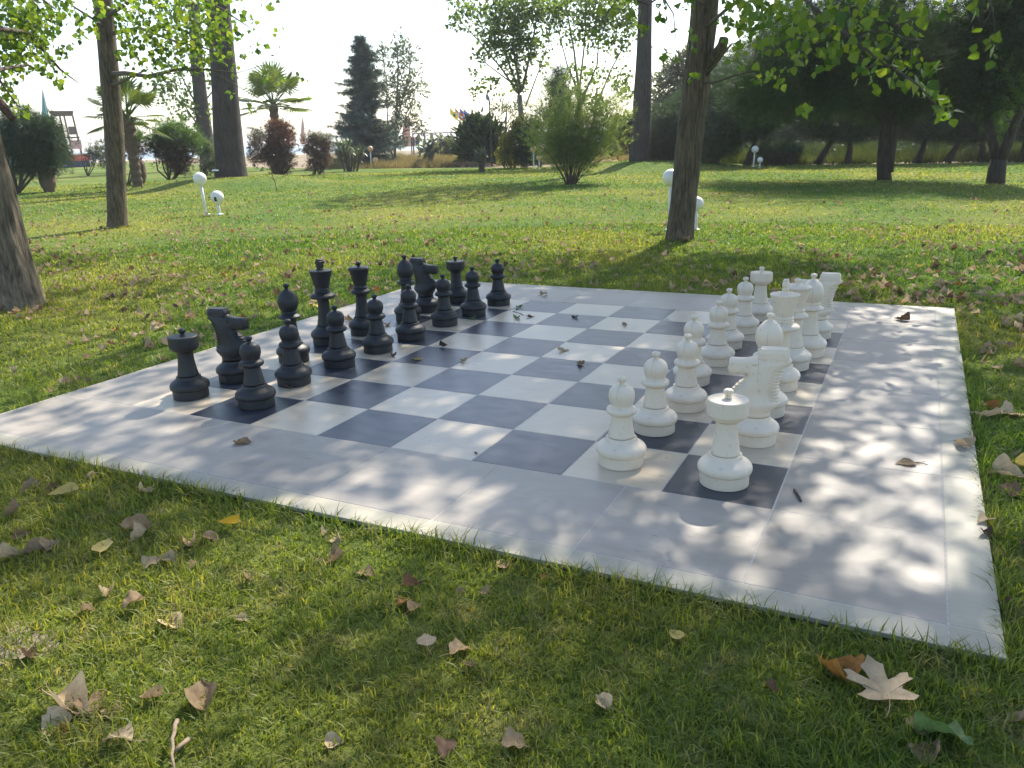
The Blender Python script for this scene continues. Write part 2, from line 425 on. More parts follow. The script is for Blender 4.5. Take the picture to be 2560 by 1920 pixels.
for (c, r) in MOUNDS:
    xs = np.linspace(c[0]-r*1.55, c[0]+r*1.55, 40); ys = np.linspace(c[1]-r*1.55, c[1]+r*1.55, 40)
    ms = grid_sheet('lawn_mound', xs, ys, lambda X, Y: gz(X, Y)+.006-.03*(np.hypot(X-c[0], Y-c[1]) > r*1.4), M['lawn'])
    tag(obj('lawn_mound', ms), kind='structure')

# ------------------------------------------------------------------ board paving
S = .45
B0, B1, L0 = -.72, 4.345, -.612                  # outer near / far-right edges; left edge
pav = empty('chess_board_paving', (0, 0, 0)); pav['kind'] = 'structure'
g = MB(); g.box(L0+.004, B1-.004, B0+.006, B1-.006, -.016, -.0009); obj('grout', g.mesh('grout', M['grout']), pav)
g = MB(); g.box(L0+.012, B1-.012, B0+.016, B1-.016, -.14, -.017); obj('concrete_bed', g.mesh('concrete_bed', M['bed']), pav)
def tile_mesh(name, w, h, mat, c=.0016, gap=.0022):
    g = MB(); g.chbox(-w/2+gap, w/2-gap, -h/2+gap, h/2-gap, -.0145, 0, c); return g.mesh(name, mat)
tl, td = tile_mesh('light_tile', S, S, M['tile_light']), tile_mesh('dark_tile', S, S, M['tile_dark'])
tg = tile_mesh('border_tile', .6, .6, M['tile_grey'])
for i in range(8):
    for j in range(8):
        dark = (i+j) % 2 == 1
        o = obj('dark_tile' if dark else 'light_tile', td if dark else tl, pav, ((i+.5)*S, (j+.5)*S, random.uniform(-.0006, .0006)))
        o.rotation_euler = (random.gauss(0, .0006), random.gauss(0, .0006), 0)
for i in range(8):
    for j in range(8):
        if 0 < i < 7 and 0 < j < 7: continue
        o = obj('border_tile', tg, pav, (-.6+(i+.5)*.6, -.6+(j+.5)*.6, random.uniform(-.0006, .0006)))
        o.rotation_euler = (random.gauss(0, .0005), random.gauss(0, .0005), 0)
sw = .12
sm_ = {}
def strip(x0, x1, y0, y1):
    k = (round(x1-x0, 3), round(y1-y0, 3))
    if k not in sm_: sm_[k] = tile_mesh('edge_strip', k[0], k[1], M['strip'])
    obj('edge_strip', sm_[k], pav, ((x0+x1)/2, (y0+y1)/2, -.0002))
for k in range(4):
    strip(L0+.0+(0 if k == 0 else .012)+k*1.2, L0+.012+(k+1)*1.2, B0, -.6)
    strip(4.2, B1, -.6+k*1.2, .6+k*1.2)
    strip(L0+.0+(0 if k == 0 else .012)+k*1.2, L0+.012+(k+1)*1.2, 4.2, B1)
strip(4.2, B1, B0, -.6); strip(4.2, B1, 4.2, B1)

# ------------------------------------------------------------------ grass
def blades(name, P, h, w, rg, kind3=True, lean=.95):
    n = len(P); th = rg.random(n)*2*np.pi; ln = rg.random(n)**.8*lean*1.6
    dx, dy = np.cos(th), np.sin(th); ps = rg.random(n)*2*np.pi; sx, sy = np.cos(ps), np.sin(ps)
    V = np.zeros((n, 5, 3))
    for k, (a, hh, ww) in enumerate(((0, 0, 1.), (0, 0, -1.), (.35, .6, .75), (.35, .6, -.75), (1., 1., 0))):
        off = ln*a*h
        V[:, k, 0] = P[:, 0]+dx*off+sx*w*ww/2; V[:, k, 1] = P[:, 1]+dy*off+sy*w*ww/2
        V[:, k, 2] = P[:, 2]+hh*h*(1/np.sqrt(1+ln**2*a))
    loops = (np.arange(n)[:, None]*5+np.array([0, 1, 3, 2, 2, 3, 4])[None]).ravel()
    return npmesh(name, V.reshape(-1, 3), loops, np.tile([4, 3], n), M['blades'])
def on_pave(x, y, e=0.): return (x > L0-e) & (x < B1+e) & (y > B0-e) & (y < B1+e)
def vnoise(x, y, sc, seed=0):
    r = np.random.default_rng(seed); A = r.random((64, 64)); u = (x/sc) % 64; v = (y/sc) % 64
    i = u.astype(int) % 64; j = v.astype(int) % 64; fu = u-np.floor(u); fv = v-np.floor(v)
    fu = fu*fu*(3-2*fu); fv = fv*fv*(3-2*fv); i2 = (i+1) % 64; j2 = (j+1) % 64
    return (A[i, j]*(1-fu)*(1-fv)+A[i2, j]*fu*(1-fv)+A[i, j2]*(1-fu)*fv+A[i2, j2]*fu*fv)
def polar_pts(n, r0, r1, rg, expo):
    "points on the lawn in the sector the photograph looks over, denser near"
    u = rg.random(n); r = (r0**expo+(r1**expo-r0**expo)*u)**(1/expo)
    a = YAW+(rg.random(n)-.5)*R(78); return CAM[0]+np.cos(a)*r, CAM[1]+np.sin(a)*r, r
parts_ = []
def lawn_blades(n, r0, r1, expo, hfun, wfun, seed):
    rg = np.random.default_rng(seed); x, y, r = polar_pts(n, r0, r1, rg, expo)
    # clumps: pull points toward tuft centres
    cx = np.round(x/.09+rg.normal(size=n)*.25)*.09+vnoise(x, y, .05, 3)*.06; cy = np.round(y/.09+rg.normal(size=n)*.25)*.09+vnoise(y, x, .05, 4)*.06
    k = .45*rg.random(n); x = x*(1-k)+cx*k; y = y*(1-k)+cy*k
    keep = inpoly(x, y, LAWN) & ~on_pave(x, y, .004)
    bare = vnoise(x, y, .33, 5)*.6+vnoise(x, y, .11, 6)*.4
    keep &= rg.random(n) < np.clip(1.25-bare*.9, .25, 1)
    x, y, r = x[keep], y[keep], r[keep]
    tall = vnoise(x, y, .22, 8); edge = on_pave(x, y, .06)
    h = hfun(r)*(.55+.9*rg.random(len(x)))*(.65+.8*tall**1.5)*(1+.55*edge)
    return blades('grass', np.stack([x, y, gz(x, y)-.003], 1), h, wfun(r)*(.7+.6*rg.random(len(x))), rg)
for (n, r0, r1, e, hf, wf, sd_) in (
    (150000, 1.5, 5.0, 1.1, lambda r: .04+0*r, lambda r: .0030+.0008*r, 11),
    (170000, 5.0, 14., 1.0, lambda r: .036+.0008*r, lambda r: .0012+.0011*r, 12),
    (120000, 14., 42., 1.0, lambda r: .026+.0005*r, lambda r: .001+.0013*r, 13)):
    tag(obj('grass', lawn_blades(n, r0, r1, e, hf, wf, sd_)), 'short clumpy green lawn grass with dry straw patches around the board', 'grass', kind='stuff')

# ================================================================== CHESS PIECES
def lathe_mesh(name, prof, mat, n=48, mod=None, it=1):
    V, F = lathe_arrays([(r*S, z*S) for r, z in chaikin(prof, it)], n, mod); return pymesh(name, V, F, mat, True)
def base_prof(k=1.):
    return [(0, 0), (.21, 0), (.225, .001), (.226, .006), (.227, .10*k), (.2275, .112*k), (.221, .115*k), (.222, .118*k), (.242, .121*k), (.248, .13*k), (.253, .155*k), (.248, .182*k), (.228, .208*k),
            (.198, .226*k), (.172, .243*k), (.159, .256*k), (.157, .262*k), (.153, .281*k), (.149, .2855*k), (.128, .2862*k), (.126, .2865*k), (0, .2866*k)]
def knob_prof(z, k=1.):
    return [(.034*k, z-.004), (.027*k, z+.012), (.026*k, z+.022), (.034*k, z+.033), (.045*k, z+.046), (.048*k, z+.06), (.04*k, z+.076), (.022*k, z+.085), (0, z+.087)]
SEAM = .292
PAWN = [(0, SEAM), (.126, SEAM), (.133, SEAM+.002), (.132, .305), (.121, .36), (.108, .44), (.099, .5), (.098, .515), (.112, .523), (.138, .53), (.152, .55), (.152, .572), (.138, .592), (.112, .602), (.106, .61),
        (.112, .635), (.125, .67), (.131, .715), (.125, .757), (.105, .793), (.075, .815), (.04, .826), (0, .828)]
ROOK = [(0, .30), (.126, .30), (.134, .302), (.133, .315), (.12, .38), (.108, .46), (.101, .54), (.101, .6), (.104, .612), (.122, .625), (.15, .64), (.158, .65), (.16, .664), (.178, .672), (.186, .69),
        (.187, .72), (.187, .80), (.186, .822), (.181, .829), (.16, .831), (0, .833)]
BISHOP = [(0, .315), (.126, .315), (.134, .317), (.133, .33), (.115, .4), (.1, .5), (.092, .6), (.091, .65), (.1, .66), (.14, .668), (.166, .68), (.17, .695), (.155, .712), (.125, .728), (.11, .74), (.112, .748),
          (.121, .757), (.118, .772), (.108, .779), (.11, .786), (.118, .795), (.135, .83), (.15, .88), (.154, .925), (.147, .975), (.126, 1.025), (.095, 1.065), (.062, 1.095), (.036, 1.112), (0, 1.114)]
KING = [(0, .315), (.126, .315), (.135, .317), (.134, .33), (.115, .42), (.1, .52), (.092, .64), (.091, .74), (.1, .752), (.15, .758), (.19, .768), (.205, .785), (.203, .808), (.185, .83), (.14, .845), (.118, .855), (.117, .865),
        (.129, .873), (.13, .885), (.119, .893), (.118, .9), (.124, .91), (.12, .924), (.113, .93), (.114, .94), (.13, 1.01), (.158, 1.12), (.177, 1.195), (.181, 1.206), (.179, 1.215), (.17, 1.219), (.07, 1.222), (.064, 1.226), (.062, 1.243), (.056, 1.248), (0, 1.249)]
QUEEN = [(0, .31), (.126, .31), (.134, .312), (.133, .325), (.115, .4), (.098, .5), (.09, .62), (.09, .69), (.1, .7), (.14, .706), (.165, .72), (.169, .74), (.16, .757), (.13, .775), (.112, .79), (.112, .798), (.122, .806), (.122, .818), (.112, .826),
         (.106, .84), (.108, .86), (.125, .94), (.15, 1.05), (.164, 1.10), (.18, 1.112), (.187, 1.122), (.186, 1.132), (.16, 1.155), (.15, 1.162), (0, 1.166)]
def qmod(r, z, th): 
    k = max(0, 1-abs(z/S-1.125)/.03); return 1-.05*k*abs(math.sin(4*th))
def shift(prof, dz): return [(r, z+dz) for r, z in prof]
def king_cross(mat):
    g = MB()
    def slab(x, y, z0, z1): g.chbox(-x*S, x*S, -y*S, y*S, z0*S, z1*S, .004)
    slab(.034, .044, 1.24, 1.275); slab(.036, .068, 1.272, 1.30); slab(.034, .052, 1.298, 1.322); slab(.036, .07, 1.318, 1.37); slab(.03, .055, 1.368, 1.398)
    return g.mesh('cross', mat)
def knight_meshes(mat):
    # stacked rounded sections: z, back x, front x, half thickness
    secs = [(.30, -.125, .125, .125), (.303, -.148, .148, .145), (.335, -.15, .15, .145), (.352, -.142, .142, .138), (.36, -.15, .15, .14), (.39, -.185, .18, .15), (.43, -.225, .2, .15), (.455, -.226, .225, .145), (.50, -.205, .262, .12),
            (.54, -.196, .262, .112), (.58, -.195, .235, .112), (.63, -.2, .19, .112), (.68, -.207, .14, .112), (.73, -.22, .105, .112), (.78, -.237, .12, .11), (.83, -.262, .125, .105), (.86, -.29, .10, .1), (.885, -.325, .06, .09), (.905, -.33, .04, .082),
            (.93, -.30, .02, .078), (.94, -.28, .01, .074), (.945, -.2, -.02, .05)]
    n = 28; V = []; F = []
    for k, (z, x0, x1, hy) in enumerate(secs):
        cx, rx = (x0+x1)/2, (x1-x0)/2
        for j in range(n):
            th = 2*math.pi*j/n; c, s_ = math.cos(th), math.sin(th)
            ex = .85 if z > .35 else 1.
            x = cx+rx*math.copysign(abs(c)**ex, c); y = hy*math.copysign(abs(s_)**ex, s_)
            V.append((x*S, y*S, z*S))
    for k in range(len(secs)-1):
        for j in range(n): F.append((k*n+j, k*n+(j+1) % n, (k+1)*n+(j+1) % n, (k+1)*n+j))
    F.append(tuple(range(n-1, -1, -1))); F.append(tuple((len(secs)-1)*n+j for j in range(n)))
    g = MB(); g.add(V, F)
    body = g.mesh('body', mat, True)
    # mane: ridges down the back and the chest frill, proud of the neck
    g = MB()
    for i in range(11):
        z = .44+i*.036; xb = np.interp(z, [s[0] for s in secs], [s[1] for s in secs])
        g.tube([((xb+.075)*S, -.105*S, (z+.02)*S), ((xb+.012)*S, -.055*S, (z+.005)*S), ((xb-.004)*S, 0, z*S), ((xb+.012)*S, .055*S, (z+.005)*S), ((xb+.075)*S, .105*S, (z+.02)*S)], [.003, .006, .007, .006, .003], 6)
    for i in range(6):
        z = .47+i*.034; xf = np.interp(z, [s[0] for s in secs], [s[2] for s in secs])
        g.tube([((xf-.07)*S, -.085*S, (z+.03)*S), ((xf-.012)*S, -.04*S, (z+.008)*S), ((xf+.003)*S, 0, z*S), ((xf-.012)*S, .04*S, (z+.008)*S), ((xf-.07)*S, .085*S, (z+.03)*S)], [.002, .005, .006, .005, .002], 6)
    mane = g.mesh('mane', mat, True)
    # head: long square muzzle, brow, faceted ear block
    g = MB()
    ms = [(-.12, .76, .925, .088), (-.02, .735, .93, .09), (.05, .735, .922, .086), (.12, .742, .908, .074), (.2, .742, .905, .07), (.26, .738, .908, .074), (.285, .745, .9, .07), (.292, .765, .885, .06)]
    V = []; F = []; n = 12
    for (x, z0, z1, hy) in ms:
        cz, hz = (z0+z1)/2, (z1-z0)/2
        for j in range(n):
            th = 2*math.pi*(j+.5)/n; c, s_ = math.cos(th), math.sin(th)
            V.append((x*S, hy*math.copysign(abs(c)**.45, c)*S, (cz+hz*math.copysign(abs(s_)**.45, s_))*S))
    for k in range(len(ms)-1):
        for j in range(n): F.append((k*n+j, k*n+(j+1) % n, (k+1)*n+(j+1) % n, (k+1)*n+j))
    F.append(tuple(range(n-1, -1, -1))); F.append(tuple((len(ms)-1)*n+j for j in range(n)))
    F = [tuple(reversed(f)) for f in F]
    g.add(V, F)
    for s_ in (-1, 1):
        g.sphere((.03*S, s_*.084*S, .872*S), .03*S, 12, 8, (1.25, .6, .8))
        g.sphere((.262*S, s_*.066*S, .862*S), .016*S, 8, 6)
    g.tube([(.296*S, -.06*S, .795*S), (.296*S, .06*S, .795*S)], [.004, .004], 6)
    head = g.mesh('head', mat, True)
    g = MB(); oc = [(-.30, -.055), (-.25, -.085), (-.02, -.085), (.0, -.06), (.0, .06), (-.02, .085), (-.25, .085), (-.30, .055)]
    V = [(x*S, y*S, .925*S) for x, y in oc]+[(x*S*.98, y*S, .985*S) for x, y in oc]+[((-.14+(x+.14)*.86)*S, y*.82*S, 1.027*S) for x, y in oc]
    F = [tuple(range(7, -1, -1)), tuple(range(16, 24))]
    for k in (0, 8):
        for j in range(8): F.append((k+j, k+(j+1) % 8, k+8+(j+1) % 8, k+8+j))
    g.add(V, F); ears = g.mesh('ears', mat)
    return [('body', body), ('mane', mane), ('head', head), ('ears', ears)]
def piece_set(mat):
    P = {}
    bmt = M['white_base'] if mat is M['white'] else mat
    b0 = lathe_mesh('base', base_prof(), bmt); b1 = lathe_mesh('base', base_prof(1.09), bmt)
    P['pawn'] = [('base', b0), ('body', lathe_mesh('body', PAWN, mat)), ('knob', lathe_mesh('knob', shift(knob_prof(0), .823), mat, 24))]
    P['rook'] = [('base', lathe_mesh('base', base_prof(1.035), bmt)), ('body', lathe_mesh('body', ROOK, mat)), ('knob', lathe_mesh('knob', knob_prof(.84, 1.), mat, 24))]
    P['bishop'] = [('base', b1), ('body', lathe_mesh('body', BISHOP, mat)), ('knob', lathe_mesh('knob', knob_prof(1.108), mat, 24))]
    P['king'] = [('base', b1), ('body', lathe_mesh('body', KING, mat)), ('cross', king_cross(mat))]
    P['queen'] = [('base', lathe_mesh('base', base_prof(1.07), bmt)), ('body', lathe_mesh('body', QUEEN, mat, 64, qmod)), ('knob', lathe_mesh('knob', knob_prof(1.163), mat, 24))]
    P['knight'] = [('base', lathe_mesh('base', base_prof(1.035), bmt))]+knight_meshes(mat)
    return P
SETS = {'white': piece_set(M['white']), 'black': piece_set(M['black'])}
nth = ['nearest', 'second nearest', 'third nearest', 'fourth nearest', 'fifth nearest', 'sixth nearest', 'second farthest', 'farthest']
PIECES = []
for k, (u, v) in enumerate([(6.44, .52), (6.48, 1.55), (6.6, 2.45), (6.42, 3.49), (6.51, 4.54), (6.45, 5.52), (6.49, 6.6)]):
    lb = ['on the nearest cream tile, beside the nearest white rook', 'second in the row from the viewer', 'third in the row, beside the nearest knight muzzle', 'fourth in the row, half hidden behind the third pawn',
          'fifth in the row, level with the queen', 'sixth in the row', 'at the far end, just before the far rook'][k]
    PIECES.append(('white', 'pawn', u, v, 'large white plastic pawn '+lb))
for k, (u, v) in enumerate([(1.56, .6), (1.36, 1.55), (1.38, 2.54), (1.43, 3.46), (1.47, 4.35), (1.48, 5.45), (1.56, 6.38), (1.57, 7.4)]):
    PIECES.append(('black', 'pawn', u, v, 'large black plastic pawn, %s of the eight in the black row' % nth[k]))
PIECES += [('white', 'rook', 7.49, .42, 'large white rook standing on the dark corner tile nearest the viewer'), ('white', 'rook', 6.57, 7.62, 'large white rook at the far end, standing in the row of pawns'),
  ('white', 'knight', 7.55, 1.62, 'large white knight just behind the nearest white rook'), ('white', 'knight', 7.62, 6.6, 'large white knight at the far end, half hidden behind the far bishop'),
  ('white', 'bishop', 7.5, 2.58, 'large white bishop between the near knight and the king'), ('white', 'bishop', 7.64, 5.46, 'large white bishop beyond the queen, near the right border'),
  ('white', 'king', 7.5, 3.66, 'tall white king topped by a blocky cross'), ('white', 'queen', 7.52, 4.67, 'tall white queen with a faceted crown behind the king'),
  ('black', 'rook', .45, .57, 'large black rook at the near left corner of the board'), ('black', 'rook', .62, 7.4, 'large black rook at the far end of the back row'),
  ('black', 'knight', .43, 1.4, 'large black knight beside the nearest black rook'), ('black', 'knight', .53, 6.36, 'large black knight at the far end next to the far bishop'),
  ('black', 'bishop', .55, 2.5, 'large black bishop between the near knight and the king'), ('black', 'bishop', .59, 5.62, 'large black bishop beyond the queen'),
  ('black', 'king', .33, 3.58, 'tall black king topped by a blocky cross'), ('black', 'queen', .49, 4.38, 'tall black queen with a flat faceted crown')]
for colr, kind, u, v, lab in PIECES:
    rz = (0 if colr == 'black' else math.pi)+random.gauss(0, .06)
    if kind == 'knight': rz = {(7.55, 1.62): math.pi+.16, (7.62, 6.6): math.pi, (.43, 1.4): .12, (.53, 6.36): -.05}[(u, v)]
    grp = ('white' if colr == 'white' else 'black')+' chess '+('pawns in a row' if kind == 'pawn' else kind+'s')
    root = empty('chess_'+kind, (u*S, v*S, .0008), rz, lab, 'chess '+kind, grp)
    for nm, me in SETS[colr][kind]: obj(nm, me, root)

rg = np.random.default_rng(18); n = 9000; e_ = rg.integers(0, 4, n); f_ = rg.random(n)
x = np.where(e_ == 0, L0-.05+f_*(B1-L0+.1), np.where(e_ == 1, B1+.003+abs(rg.normal(size=n))*.02, np.where(e_ == 2, L0-.003-abs(rg.normal(size=n))*.02, L0-.05+f_*(B1-L0+.1))))
y = np.where(e_ == 0, B0-.003-abs(rg.normal(size=n))*.02, np.where(e_ == 3, B1+.003+abs(rg.normal(size=n))*.02, B0-.05+f_*(B1-B0+.1)))
kp = rg.random(n) < np.clip(vnoise(x+7, y+9, .13, 31)*1.9-.45, .04, 1); x, y = x[kp], y[kp]
fx = [(-3.86, 1.86, .27), (-10., 7.98, .22), (1.01, 8.33, .2)]
for (cx, cy, r_) in fx:
    a = rg.random(420)*6.283; q = r_+abs(rg.normal(size=420))*.05; x = np.concatenate([x, cx+np.cos(a)*q]); y = np.concatenate([y, cy+np.sin(a)*q])
n = len(x)
tag(obj('grass_tufts', blades('grass_tufts', np.stack([x, y, np.full(n, GZ-.003)], 1), .045+.055*rg.random(n)**2, .0032+.002*rg.random(n), rg)), 'longer uncut grass creeping over the paving edges and round the tree feet', 'grass', kind='stuff')

# ================================================================== TREES
def leaf_big(seed, wide=1.):
    "one poplar leaf: deltoid blade folded along its midrib, toothed edge, with a stalk; length 1"
    r = random.Random(seed); V = []; F = []
    rows = [(0, .0), (.06, .30), (.2, .47), (.38, .45), (.55, .34), (.75, .18), (.9, .06), (1., .0)]
    fold = r.uniform(-.12, .22); curl = r.uniform(-.35, .35); idx = []
    for y, w in rows:
        z0 = curl*(y-.3)**2
        c = len(V); V.append((0, y, z0))
        if w > 0:
            e = w*wide*(1+r.uniform(-.08, .08)); zz = z0-fold*e+r.uniform(-.03, .03)
            V.append((e, y+r.uniform(-.02, .02), zz)); V.append((-e, y+r.uniform(-.02, .02), zz+r.uniform(-.04, .04))); idx.append((c, c+1, c+2))
        else: idx.append((c, c, c))
    for a, b in zip(idx[:-1], idx[1:]):
        if a[1] == a[0]: F += [(a[0], b[1], b[0]), (a[0], b[0], b[2])]
        elif b[1] == b[0]: F += [(a[0], a[1], b[0]), (a[0], b[0], a[2])]
        else: F += [(a[0], a[1], b[1], b[0]), (a[0], b[0], b[2], a[2])]
    k = len(V); w = .014; cv = r.uniform(-.25, .25)
    for i in range(4):
        y = -.22*i; V += [(-w+cv*(i/3)**2, y, .05*i*r.random()), (w+cv*(i/3)**2, y, .05*i*r.random())]
    for i in range(3): F.append((k+2*i, k+2*i+1, k+2*i+3, k+2*i+2))
    return V, F
LEAFM = [pymesh('leaf', *leaf_big(s), M['poplar']) for s in range(6)]
def place(o, P, d, up, size):
    d = Vector(d).normalized(); up = Vector(up); x = d.cross(up)
    if x.length < 1e-3: x = d.orthogonal()
    x.normalize(); z = x.cross(d)
    m_ = Matrix(((x.x, d.x, z.x), (x.y, d.y, z.y), (x.z, d.z, z.z))).to_4x4()
    o.matrix_local = Matrix.Translation(Vector(P)) @ m_ @ Matrix.Scale(size, 4)
def trunk_mesh(name, pts, rad, mat, n=40, ridge=.06, seed=0, step=.07, flare=True):
    "furrowed trunk through the given points"
    r = np.random.default_rng(seed); P = [Vector(p) for p in pts]
    L = [0]
    for a, b in zip(P[:-1], P[1:]): L.append(L[-1]+(b-a).length)
    m_ = max(6, min(170, int(L[-1]/step))); out = []; rr = []
    for i in range(m_+1):
        s = L[-1]*(i/m_)**1.15
        k = max(j for j in range(len(L)) if L[j] <= s+1e-9); k = min(k, len(P)-2); f = (s-L[k])/max(1e-6, L[k+1]-L[k])
        p0 = P[max(k-1, 0)]; p1 = P[k]; p2 = P[k+1]; p3 = P[min(k+2, len(P)-1)]
        out.append(.5*((2*p1)+(p2-p0)*f+(2*p0-5*p1+4*p2-p3)*f*f+(3*p1-p0-3*p2+p3)*f**3))
        q_ = rad[k]*(1-f)+rad[k+1]*f
        if flare: q_ *= 1+.45*math.exp(-s/(rad[0]*1.3))
        rr.append(q_)
    ph = r.random(8)*6.28; nr = 17
    def disp(i, j, th):
        z = i*.21
        a = math.sin(nr*th+1.8*math.sin(z*.7+ph[0])+ph[1])*.5+math.sin((nr+6)*th+2.2*math.sin(z*.45+ph[2])+ph[3])*.5
        b = math.sin(3*th+ph[4]+z*.08)*.35+math.sin(2*th+ph[5]-z*.05)*.35
        return 1+ridge*(a*(.6+.4*math.sin(z*1.9+5*th)))+ridge*.6*b
    V, F = tube_arrays(out, rr, n, True, disp)
    return pymesh(name, V, F, mat, True)
def limb(parent, pts, r0, r1, mat, name='branch', n=7):
    m_ = len(pts); rad = [r0+(r1-r0)*i/(m_-1) for i in range(m_)]
    V, F = tube_arrays(pts, rad, n, True); return obj(name, pymesh(name, V, F, mat, True), parent)
def wiggle(a, b, k, amp, rg):
    a = np.array(a); b = np.array(b); out = [a]
    for i in range(1, k): out.append(a+(b-a)*i/k+rg.normal(size=3)*amp*np.linalg.norm(b-a))
    out.append(b); return out
def leafy(parent, cl, D, size, rg, individual=280, mat=None, spread=None, depth=.5, lab=None):
    """cl: (ox, oy, radius in sighted marks, count[, D]) groups of hanging leaves. Leaves that can be told apart are objects."""
    P = []
    for c in cl:
        d_ = c[4] if len(c) > 4 else D
        for _ in range(int(c[3]*1.45)):
            a = rg.random()*6.283; q = math.sqrt(rg.random())
            P.append(at(c[0]+math.cos(a)*q*c[2], c[1]+math.sin(a)*q*c[2], d_+rg.normal()*depth))
    P = np.array(P); n = len(P); order = rg.permutation(n)
    for k in order[:individual]:
        o = obj('leaf', LEAFM[rg.integers(6)], parent)
        d = rg.normal(size=3)*.7; d[2] -= .9; up = rg.normal(size=3)
        place(o, P[k], d, up, size*(.5+.8*rg.random()))
    rest = P[order[individual:]]
    if len(rest):
        d = rg.normal(size=(len(rest), 3))*.7; d[:, 2] -= .8
        o = obj('foliage', cloud('foliage', rest, size*(.5+.75*rg.random(len(rest))), T_poplar(), mat or M['poplar'], rg, dirs=d), parent); tag(o, kind='stuff')

# ---- near poplars
rg = np.random.default_rng(21)
T1 = empty('poplar_tree', gnd(45, 668)-np.array([0, 0, .02]), 0, 'thick leaning poplar with furrowed bark at the left edge, sunlit on its right side', 'tree', 'poplars around the chess board')
T2 = empty('poplar_tree', gnd(253, 494)-np.array([0, 0, .02]), 0, 'slim poplar with leafy side branches, left of the nearer white globe lamps', 'tree', 'poplars around the chess board')
T6 = empty('poplar_tree', gnd(1466, 523)-np.array([0, 0, .02]), 0, 'leaning poplar trunk with a sawn branch stub standing behind the far side of the board', 'tree', 'poplars around the chess board')
T9 = empty('poplar_tree', (7.9, 4.6, GZ), 0, 'unseen poplar added right of the chess board to cast shade', 'tree', 'poplars around the chess board')  # out-of-view tree, added to hold leaves that shade the board
def rel(T, pts): return [np.array(p)-np.array(T.location) for p in pts]
def add_trunk(T, pts, rad, mat, seed, **kw): return obj('trunk', trunk_mesh('trunk', rel(T, pts), rad, mat, seed=seed, **kw), T)
t1 = [gnd(45, 668)-[0, 0, .1], at(8, 520, 9.4), at(-38, 330, 9.45), at(-75, 150, 9.5)]; t1 += [t1[-1]+np.array([-.1, .1, 1.6]), t1[-1]+np.array([-.05, .2, 4.2]), t1[-1]+np.array([.1, .3, 7.])]
add_trunk(T1, t1, [.205, .205, .19, .18, .16, .12, .05], M['bark_light'], 1, n=84, ridge=.1)
t2 = [gnd(253, 494)-[0, 0, .1], at(247, 300, 17.9), at(233, 120, 17.9), at(222, 0, 17.9), at(214, -120, 17.9)]; t2 += [t2[-1]+np.array([0, 0, 2.5]), t2[-1]+np.array([0, .1, 6])]
add_trunk(T2, t2, [.17, .172, .168, .165, .15, .11, .04], M['bark'], 2, n=40, ridge=.05)
t6 = [gnd(1466, 523)-[0, 0, .1], at(1490, 300, 11.9), at(1513, 100, 11.9), at(1523, 0, 11.9), at(1530, -90, 11.9)]; t6 += [t6[-1]+np.array([-.1, -.1, 1.6]), t6[-1]+np.array([.1, -.3, 3.8]), t6[-1]+np.array([.2, -.3, 7])]
add_trunk(T6, t6, [.172, .178, .174, .172, .165, .13, .09, .04], M['bark'], 3, n=60, ridge=.055)
t9 = [np.array([7.9, 4.6, GZ-.1]), np.array([7.8, 4.6, 2.]), np.array([7.6, 4.7, 4.5]), np.array([7.5, 4.8, 7.5]), np.array([7.4, 4.8, 11])]
add_trunk(T9, t9, [.2, .19, .16, .11, .03], M['bark'], 4, n=24, step=.2)
# sawn stub on T6
st = [at(1522, 150, 11.9), at(1545, 122, 11.75), at(1560, 100, 11.65), at(1564, 83, 11.6)]
limb(T6, rel(T6, st), .085, .06, M['bark'], 'branch_stub', 14)
# broken reddish limb on T1
limb(T1, rel(T1, [at(-60, 190, 9.45), at(-20, 205, 9.4), at(8, 232, 9.35), at(28, 258, 9.3)]), .075, .028, simple('torn_wood', (.1, .06, .04), .95, .5, 25, .02), 'broken_branch', 12)

# wanted shade on the ground for placing unseen crown leaves, in sighted marks: tenths of the area in shadow
SY = [560, 600, 640, 700, 760, 820, 880, 950, 1030, 1110, 1200, 1300, 1400, 1500, 1660, 1900]
SX = np.arange(-200, 2401, 200)
SM = np.array([list(map(int, s)) for s in (
 '43211147876322', '33222379997533', '44323499988544', '33235799999766', '22236999998766', '22238999997664', '11139999998864',
 '44589999998965', '67778978979866', '78875444576667', '77762334676678', '54210258899658', '43101367799878', '34211367888878', '33111257888888', '33222357888888')], float)
def shade_at(x, y):
    ox, oy, z = unproj(np.stack([x, y, np.full_like(x, 0.)], 1))
    fi = np.clip((ox-SX[0])/200, 0, len(SX)-1.001); i = fi.astype(int); fi -= i
    fj = np.interp(oy, SY, np.arange(len(SY))); fj = np.clip(fj, 0, len(SY)-1.001); j = fj.astype(int); fj -= j
    s = (SM[j, i]*(1-fi)+SM[j, i+1]*fi)*(1-fj)+(SM[j+1, i]*(1-fi)+SM[j+1, i+1]*fi)*fj
    s = np.where((oy < 545) | (z < 0), 0, s)
    return s/10
